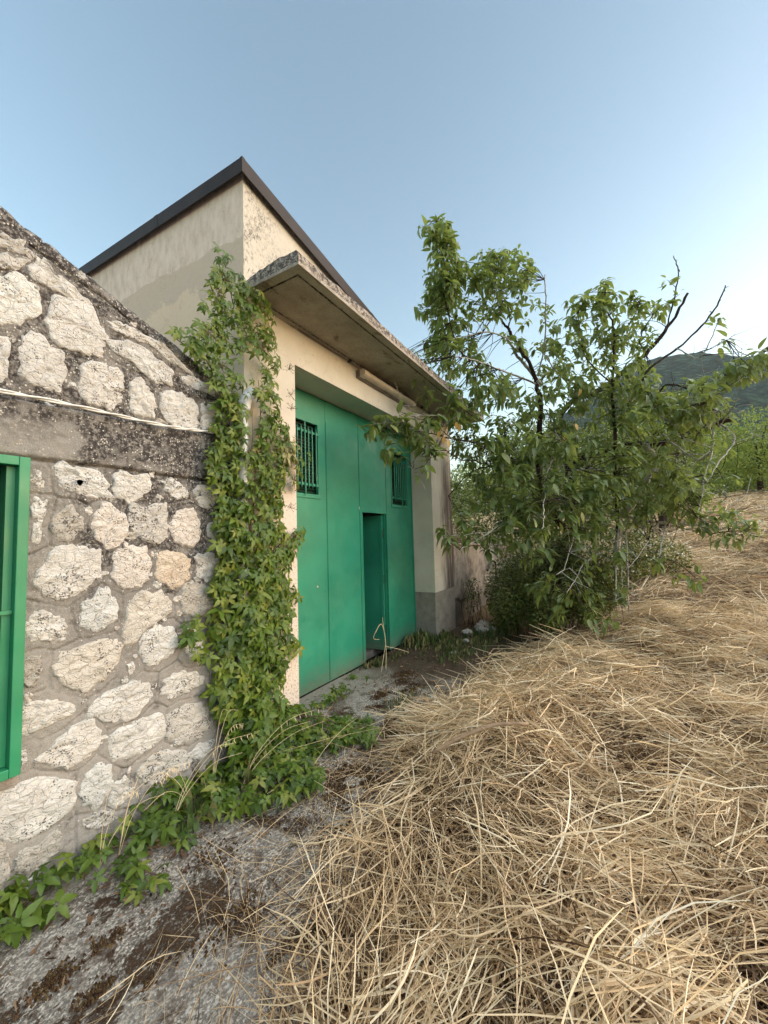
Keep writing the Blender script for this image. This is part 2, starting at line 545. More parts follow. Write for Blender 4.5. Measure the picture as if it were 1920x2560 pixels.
def mat_apron():
    n = NT('weathered_concrete')
    x, y, z = n.sep(n.pos())
    agg = n.vor(130, out='Color')
    g = n.sep(agg)[0]
    c = n.ramp(g, [(.0, (.10, .085, .07)), (.35, (.225, .195, .163)), (.65, (.41, .37, .315)), (1.0, (.63, .585, .515))])
    c = n.mix(n.mr(n.noise(52, 5, .75), .38, .56, .85, 0), c, (.06, .05, .042))
    c = n.mix(n.mr(n.noise(2.6, 5, .6), .35, .65, 0, .35), c, (.36, .345, .31))
    c = n.mix(n.mr(n.noise(11, 5, .7), .5, .64, 0, .75), c, (.085, .062, .048))
    # moss and soil creeping over it
    mo = n.noise(3.1, 6, .68, dist=.3)
    moss = n.math('MULTIPLY', n.mr(n.math('ADD', mo, n.math('MULTIPLY', n.noise(17, 5, .7), .16)), .635, .68), n.mr(n.noise(60, 4, .7), .36, .5))
    c = n.mix(n.math('MULTIPLY', moss, .92), c, n.mix(n.noise(70, 4, .7), (.028, .013, .008), (.105, .058, .026)))
    soil = n.mr(n.math('ADD', x, n.math('MULTIPLY', n.noise(3, 5, .6), 1.6)), 2.35, 3.1)
    c = n.mix(soil, c, n.mix(n.noise(45, 5, .7), (.03, .021, .014), (.13, .095, .065)))
    smooth = n.math('MULTIPLY', n.mr(y, -.22, -.12), n.mr(x, 2.2, 1.7))
    c = n.mix(n.math('MULTIPLY', smooth, .65), c, n.mix(n.noise(24, 5, .7), (.22, .20, .17), (.37, .345, .295)))
    h = n.math('ADD', n.math('MULTIPLY', g, .8), n.math('MULTIPLY', n.noise(55, 5, .7), 1.5))
    h = n.math('ADD', h, n.math('MULTIPLY', moss, n.math('MULTIPLY', n.noise(80, 4, .7), 3.0)))
    return n.done(n.bsdf(c, .95, n.bump(h, .9, .008), spec=.15))

def mat_ground():
    n = NT('dry_soil')
    x, y, z = n.sep(n.pos())
    c = n.mix(n.noise(18, 6, .7), (.03, .019, .012), (.11, .07, .04))
    straw = n.mix(n.noise(7, 6, .75, n.scale(n.pos(), (2.5, .7, 1))), (.21, .14, .07), (.48, .36, .20))
    far = n.mr(x, 4.0, 10.0)
    c = n.mix(n.math('MULTIPLY', far, .8), c, straw)
    c = n.mix(n.math('MULTIPLY', n.mr(n.noise(.35, 4, .6), .52, .66), n.mr(x, 22, 34)), c, (.10, .12, .045))
    h = n.noise(24, 6, .75)
    return n.done(n.bsdf(c, .97, n.bump(h, 1.0, .04), spec=.1))

def mat_hill():
    n = NT('wooded_hillside')
    p = n.pos()
    c = n.ramp(n.noise(.055, 6, .72), [(.3, (.010, .034, .030)), (.48, (.022, .060, .046)), (.66, (.042, .085, .052)), (.82, (.095, .115, .07))])
    c = n.mix(n.mr(n.noise(.011, 4, .6), .62, .70, 0, .6), c, (.16, .15, .11))
    c = n.mix(n.mr(n.vor(.14), .15, .75, 0, .85), c, (.006, .014, .011))
    h = n.math('ADD', n.noise(.2, 5, .7), n.math('MULTIPLY', n.vor(.16), -1.0))
    return n.done(n.bsdf(c, 1.0, n.bump(h, 1.0, 3.0), spec=0))

STONES = [
    (6, [(-1456,2893),(-1420,2923),(-1362,2930),(-1318,2902),(-1303,2838),(-1325,2764),(-1382,2692),(-1450,2677),(-1497,2687),(-1507,2806)]),
    (4, [(-1497,3071),(-1425,3120),(-1374,3128),(-1343,3067),(-1359,3039),(-1424,3059),(-1495,3021)]),
    (4, [(-1494,2988),(-1417,3029),(-1371,3022),(-1402,2960),(-1457,2939),(-1492,2922)]),
    (0, [(-1323,3080),(-1270,3076),(-1233,3033),(-1164,3016),(-1132,2985),(-1091,2977),(-1107,2945),(-1186,2937),(-1260,2961),(-1316,2957)]),
    (0, [(-1226,2906),(-1170,2921),(-1107,2925),(-1057,2896),(-1030,2829),(-1003,2801),(-1019,2713),(-1077,2675),(-1165,2667),(-1232,2689),(-1258,2733),(-1257,2807)]),
    (0, [(-987,2899),(-915,2924),(-837,2917),(-776,2902),(-734,2870),(-776,2858),(-876,2852),(-951,2855)]),
    (0, [(-949,2783),(-875,2821),(-786,2810),(-712,2773),(-623,2751),(-594,2715),(-605,2648),(-699,2633),(-784,2669),(-844,2706),(-930,2719),(-958,2739)]),
    (0, [(-1495,2590),(-1424,2597),(-1410,2543),(-1420,2472),(-1415,2407),(-1489,2397)]),
    (0, [(-1355,2644),(-1295,2662),(-1252,2626),(-1201,2601),(-1181,2525),(-1198,2455),(-1211,2387),(-1268,2404),(-1323,2404),(-1357,2444),(-1365,2527)]),
    (0, [(-1108,2571),(-1052,2626),(-983,2627),(-924,2619),(-909,2552),(-912,2458),(-979,2383),(-1047,2398),(-1109,2409),(-1106,2495)]),
    (0, [(-857,2569),(-793,2607),(-741,2575),(-709,2497),(-718,2407),(-791,2383),(-840,2417),(-861,2495)]),
    (0, [(-660,2556),(-587,2596),(-503,2581),(-434,2542),(-420,2461),(-452,2370),(-550,2370),(-631,2407),(-665,2477)]),
    (0, [(-516,2725),(-454,2753),(-375,2737),(-293,2707),(-279,2668),(-375,2669),(-479,2672)]),
    (0, [(-375,2570),(-279,2610),(-250,2517),(-279,2409),(-361,2402),(-381,2483)]),
    (0, [(-702,2895),(-612,2876),(-553,2835),(-492,2799),(-441,2757),(-516,2778),(-646,2811),(-712,2851)]),
    (0, [(-1326,2924),(-1319,2937),(-1302,2920),(-1308,2898)]),
    (0, [(-1308,1956),(-1282,1973),(-1261,1932),(-1260,1885),(-1297,1886),(-1311,1918)]),
    (0, [(-1206,2019),(-1166,2034),(-1143,2001),(-1073,2015),(-1007,2001),(-997,1954),(-970,1869),(-1037,1864),(-1125,1884),(-1186,1914),(-1202,1966)]),
    (0, [(-937,2005),(-882,2017),(-835,1993),(-776,2021),(-735,1984),(-744,1919),(-823,1861),(-880,1852),(-926,1903),(-941,1960)]),
    (0, [(-666,1991),(-605,2015),(-536,1995),(-487,1954),(-499,1890),(-570,1885),(-638,1929)]),
    (0, [(-444,1958),(-373,1995),(-286,1998),(-251,1927),(-292,1851),(-373,1852),(-437,1912)]),
    (0, [(-1299,1826),(-1258,1829),(-1250,1787),(-1266,1718),(-1267,1637),(-1301,1650),(-1303,1742)]),
    (5, [(-1197,1763),(-1146,1797),(-1100,1758),(-1094,1685),(-1135,1623),(-1194,1632),(-1217,1693)]),
    (1, [(-1003,1810),(-960,1822),(-906,1776),(-869,1727),(-877,1638),(-913,1599),(-965,1591),(-1025,1630),(-1035,1705)]),
    (4, [(-832,1830),(-743,1814),(-659,1829),(-631,1766),(-625,1668),(-657,1609),(-720,1605),(-791,1647),(-840,1688),(-846,1758)]),
    (1, [(-575,1768),(-522,1809),(-449,1807),(-399,1739),(-392,1645),(-423,1588),(-509,1573),(-562,1613),(-591,1690)]),
    (0, [(-319,1705),(-236,1743),(-164,1719),(-179,1619),(-271,1596),(-319,1645)]),
    (0, [(-1253,1472),(-1207,1555),(-1134,1578),(-1064,1557),(-1028,1565),(-1018,1481),(-1021,1416),(-1091,1343),(-1158,1312),(-1223,1343),(-1272,1399),(-1276,1433)]),
    (1, [(-921,1541),(-857,1563),(-760,1555),(-734,1481),(-743,1400),(-787,1343),(-854,1331),(-918,1368),(-935,1437)]),
    (2, [(-672,1519),(-612,1538),(-521,1529),(-472,1464),(-466,1374),(-531,1314),(-622,1324),(-676,1393)]),
    (0, [(-410,1495),(-333,1509),(-251,1487),(-222,1388),(-332,1326),(-397,1379)]),
    (3, [(-1074,1269),(-1019,1315),(-969,1332),(-925,1283),(-916,1215),(-923,1150),(-975,1132),(-1040,1128),(-1072,1170)]),
    (7, [(-825,1269),(-757,1284),(-664,1266),(-610,1216),(-609,1153),(-684,1114),(-745,1085),(-802,1019),(-859,1022),(-851,1107),(-843,1203)]),
    (0, [(-1297,1255),(-1255,1260),(-1199,1233),(-1156,1195),(-1132,1130),(-1183,1120),(-1245,1126),(-1298,1134),(-1304,1200)]),
    (7, [(-1167,1036),(-1108,1046),(-1031,1054),(-948,1043),(-899,1017),(-911,950),(-953,879),(-1019,836),(-1081,830),(-1142,876),(-1179,955)]),
    (0, [(-754,1027),(-683,1073),(-597,1060),(-552,1003),(-563,909),(-628,864),(-712,846),(-763,920),(-768,981)]),
    (0, [(-494,990),(-433,999),(-370,963),(-376,795),(-457,806),(-499,893)]),
    (0, [(-857,907),(-820,901),(-800,862),(-838,834)]),
    (0, [(-992,729),(-943,765),(-864,767),(-780,778),(-726,750),(-730,663),(-787,596),(-861,587),(-940,610),(-1008,681)]),
    (0, [(-616,736),(-539,749),(-432,722),(-344,673),(-357,632),(-480,617),(-572,612),(-627,667)]),
    (5, [(-1314,1027),(-1256,1043),(-1248,992),(-1273,918),(-1312,931)]),
    (0, [(-1315,815),(-1277,836),(-1217,819),(-1139,774),(-1117,740),(-1152,711),(-1215,704),(-1287,694),(-1316,722)]),
    (5, [(-251,784),(-166,786),(-92,681),(-123,581),(-237,593),(-278,699)]),
    (5, [(-496,1288),(-435,1314),(-319,1266),(-292,1145),(-396,1082),(-495,1133),(-519,1214)]),
    (0, [(-1238,550),(-1185,606),(-1107,639),(-1027,641),(-985,553),(-1004,500),(-1066,468),(-1118,468),(-1204,522)]),
    (0, [(-938,497),(-879,544),(-787,544),(-688,554),(-620,476),(-635,402),(-727,373),(-803,370),(-894,394),(-929,447)]),
    (4, [(-593,496),(-514,529),(-369,497),(-304,417),(-291,321),(-394,287),(-513,307),(-592,383)]),
    (4, [(-765,295),(-706,315),(-602,296),(-513,255),(-442,180),(-512,130),(-622,135),(-714,164),(-764,228)]),
    (3, [(-1049,383),(-986,394),(-936,352),(-909,266),(-942,222),(-991,196),(-1054,241),(-1071,318)]),
    (0, [(-1439,452),(-1389,453),(-1330,458),(-1262,460),(-1181,413),(-1109,376),(-1101,326),(-1128,242),(-1197,219),(-1269,224),(-1330,241),(-1384,297),(-1436,350)]),
    (0, [(-900,244),(-856,257),(-801,181),(-837,145),(-898,126),(-925,168)]),
    (5, [(-1428,289),(-1360,245),(-1346,177),(-1355,52),(-1376,18),(-1421,45)]),
    (5, [(-1317,172),(-1242,161),(-1175,174),(-1140,144),(-1159,68),(-1226,50),(-1289,49),(-1327,105)]),
    (4, [(-1045,143),(-974,152),(-924,123),(-897,72),(-972,64),(-1036,104)]),
    (0, [(-1313,617),(-1297,613),(-1293,561),(-1314,556)]),
    (0, [(-466,202),(-381,238),(-291,220),(-284,172),(-381,140)]),
]
BRANCHES = [
    (0.110, 0.075, 0, [(552,-164,14),(546,-174,112),(542,-182,181),(537,-186,239),(533,-187,277)]),
    (0.070, 0.035, 0, [(533,-187,277),(534,-196,282),(536,-214,288),(542,-253,298),(547,-292,298),(551,-321,298),(554,-353,305),(555,-388,315),(555,-409,324)]),
    (0.050, 0.045, 1, [(539,-299,296),(550,-313,265),(543,-299,243),(537,-284,214),(528,-265,189),(523,-256,174),(523,-248,113),(525,-240,37)]),
    (0.050, 0.018, 0, [(533,-187,277),(501,-177,342),(499,-200,374),(505,-230,383),(509,-257,396),(510,-278,414),(512,-306,432),(510,-331,460),(507,-345,478),(501,-362,506)]),
    (0.050, 0.014, 0, [(514,-178,160),(488,-156,207),(464,-147,278),(459,-151,307),(448,-159,366),(440,-156,389),(433,-154,408),(422,-146,431),(405,-132,459),(397,-126,474),(390,-119,485),(376,-107,504)]),
    (0.012, 0.006, 0, [(395,-126,473),(392,-130,492),(382,-124,515),(371,-116,534),(366,-117,555)]),
    (0.030, 0.022, 1, [(460,-158,401),(445,-143,426),(436,-134,439),(419,-117,471)]),
    (0.016, 0.005, 1, [(436,-155,394),(360,-124,395),(318,-109,393),(287,-99,391),(252,-88,384)]),
    (0.020, 0.007, 1, [(476,-255,322),(470,-254,341),(452,-237,364),(425,-207,381),(403,-185,400),(384,-171,433)]),
    (0.030, 0.006, 0, [(488,-253,158),(471,-255,264),(460,-258,335),(457,-257,353),(451,-261,400),(445,-264,442),(440,-263,465),(432,-255,488),(429,-259,515)]),
    (0.022, 0.008, 0, [(491,-260,325),(490,-266,334),(489,-292,374),(488,-308,400),(493,-343,423),(496,-373,450),(496,-389,469),(493,-400,489),(490,-402,497)]),
    (0.013, 0.006, 0, [(498,-330,455),(499,-335,467),(498,-345,502),(496,-352,535),(495,-352,543),(488,-347,561)]),
    (0.012, 0.007, 1, [(426,-160,402),(412,-174,442),(387,-182,491),(368,-185,523)]),
    (0.012, 0.004, 0, [(322,-100,399),(304,-78,414),(292,-70,452),(281,-66,499),(277,-69,527),(273,-73,562),(266,-68,582)]),
    (0.015, 0.005, 0, [(496,-313,353),(483,-326,370),(473,-354,355),(456,-382,359),(440,-402,364),(419,-420,372),(403,-434,371)]),
    (0.009, 0.004, 1, [(472,-340,415),(455,-361,390),(432,-370,403),(406,-375,415)]),
    (0.006, 0.003, 1, [(466,-366,401),(434,-373,392),(398,-378,385)]),
    (0.014, 0.007, 1, [(547,-394,315),(540,-408,293),(526,-399,274),(498,-378,249),(470,-360,221)]),
    (0.014, 0.006, 1, [(542,-385,313),(523,-379,277),(493,-362,234),(477,-356,207),(453,-344,175)]),
    (0.024, 0.018, 1, [(515,-262,183),(514,-290,173),(511,-326,169),(508,-352,164),(503,-378,158)]),
    (0.009, 0.004, 0, [(495,-326,168),(492,-330,162),(478,-360,153),(466,-381,155),(456,-396,159)]),
    (0.007, 0.003, 0, [(497,-332,193),(500,-358,199),(505,-408,205)]),
    (0.016, 0.010, 1, [(516,-320,305),(499,-338,276),(489,-349,261),(481,-360,256),(471,-367,264)]),
    (0.010, 0.006, 1, [(514,-288,232),(493,-310,248),(476,-327,257),(463,-334,266)]),
    (0.012, 0.006, 1, [(472,-293,374),(470,-299,363),(464,-308,332),(463,-323,312),(460,-332,295),(459,-340,283),(457,-364,267)]),
    (0.014, 0.005, 1, [(512,-266,242),(441,-222,252),(407,-201,248),(383,-196,265),(357,-189,281),(341,-189,293)]),
    (0.011, 0.005, 1, [(467,-242,191),(422,-206,194),(396,-188,205),(371,-169,205),(352,-155,197),(326,-136,183),(299,-118,168),(273,-102,154),(247,-86,142)]),
    (0.009, 0.004, 1, [(389,-178,263),(344,-171,226),(327,-175,211),(302,-175,191),(285,-178,178),(264,-178,164)]),
    (0.012, 0.003, 0, [(398,-132,261),(355,-107,275),(321,-90,286),(285,-69,288),(265,-59,290),(244,-48,292),(213,-32,289),(182,-19,289),(162,-11,288)]),
    (0.009, 0.003, 0, [(356,-118,248),(310,-97,257),(269,-80,258),(243,-72,265),(218,-62,257)]),
    (0.005, 0.002, 0, [(233,-72,281),(219,-67,259),(206,-62,241),(190,-51,237)]),
    (0.006, 0.002, 0, [(260,-78,281),(236,-66,295),(220,-57,300),(190,-41,305)]),
    (0.011, 0.007, 1, [(488,-257,184),(454,-248,118),(426,-244,64)]),
    (0.012, 0.008, 1, [(493,-264,176),(465,-261,109),(436,-259,47)]),
    (0.009, 0.006, 1, [(502,-260,176),(475,-254,116),(443,-252,51)]),
    (0.012, 0.007, 1, [(487,-313,169),(445,-303,145),(405,-296,125)]),
    (0.008, 0.004, 1, [(482,-303,168),(469,-298,160),(420,-279,133),(374,-260,112)]),
    (0.008, 0.004, 1, [(479,-257,149),(425,-229,130),(384,-210,116),(355,-202,99),(325,-193,85)]),
    (0.007, 0.004, 1, [(413,-207,182),(385,-201,159),(332,-193,118),(307,-184,108)]),
    (0.020, 0.008, 0, [(474,-152,326),(440,-118,278),(410,-87,268),(386,-62,258),(355,-33,220)]),
    (0.025, 0.010, 0, [(495,-142,283),(474,-91,287),(477,-82,254),(485,-74,199)]),
    (0.012, 0.004, 1, [(416,-130,464),(353,-105,456),(309,-89,436),(266,-75,415)]),
    (0.012, 0.005, 0, [(486,-304,422),(470,-297,440),(462,-310,462),(458,-323,474)]),
    (0.011, 0.005, 0, [(461,-265,449),(451,-283,457),(431,-298,475)]),
    (0.012, 0.005, 0, [(473,-257,384),(437,-229,414),(414,-222,449),(399,-222,477)]),
    (0.008, 0.004, 1, [(535,-394,313),(482,-396,321),(448,-395,325)]),
    (0.008, 0.004, 1, [(532,-389,312),(479,-376,319),(428,-361,321)]),
    (0.007, 0.003, 1, [(516,-360,299),(489,-379,318),(465,-404,312)]),
]
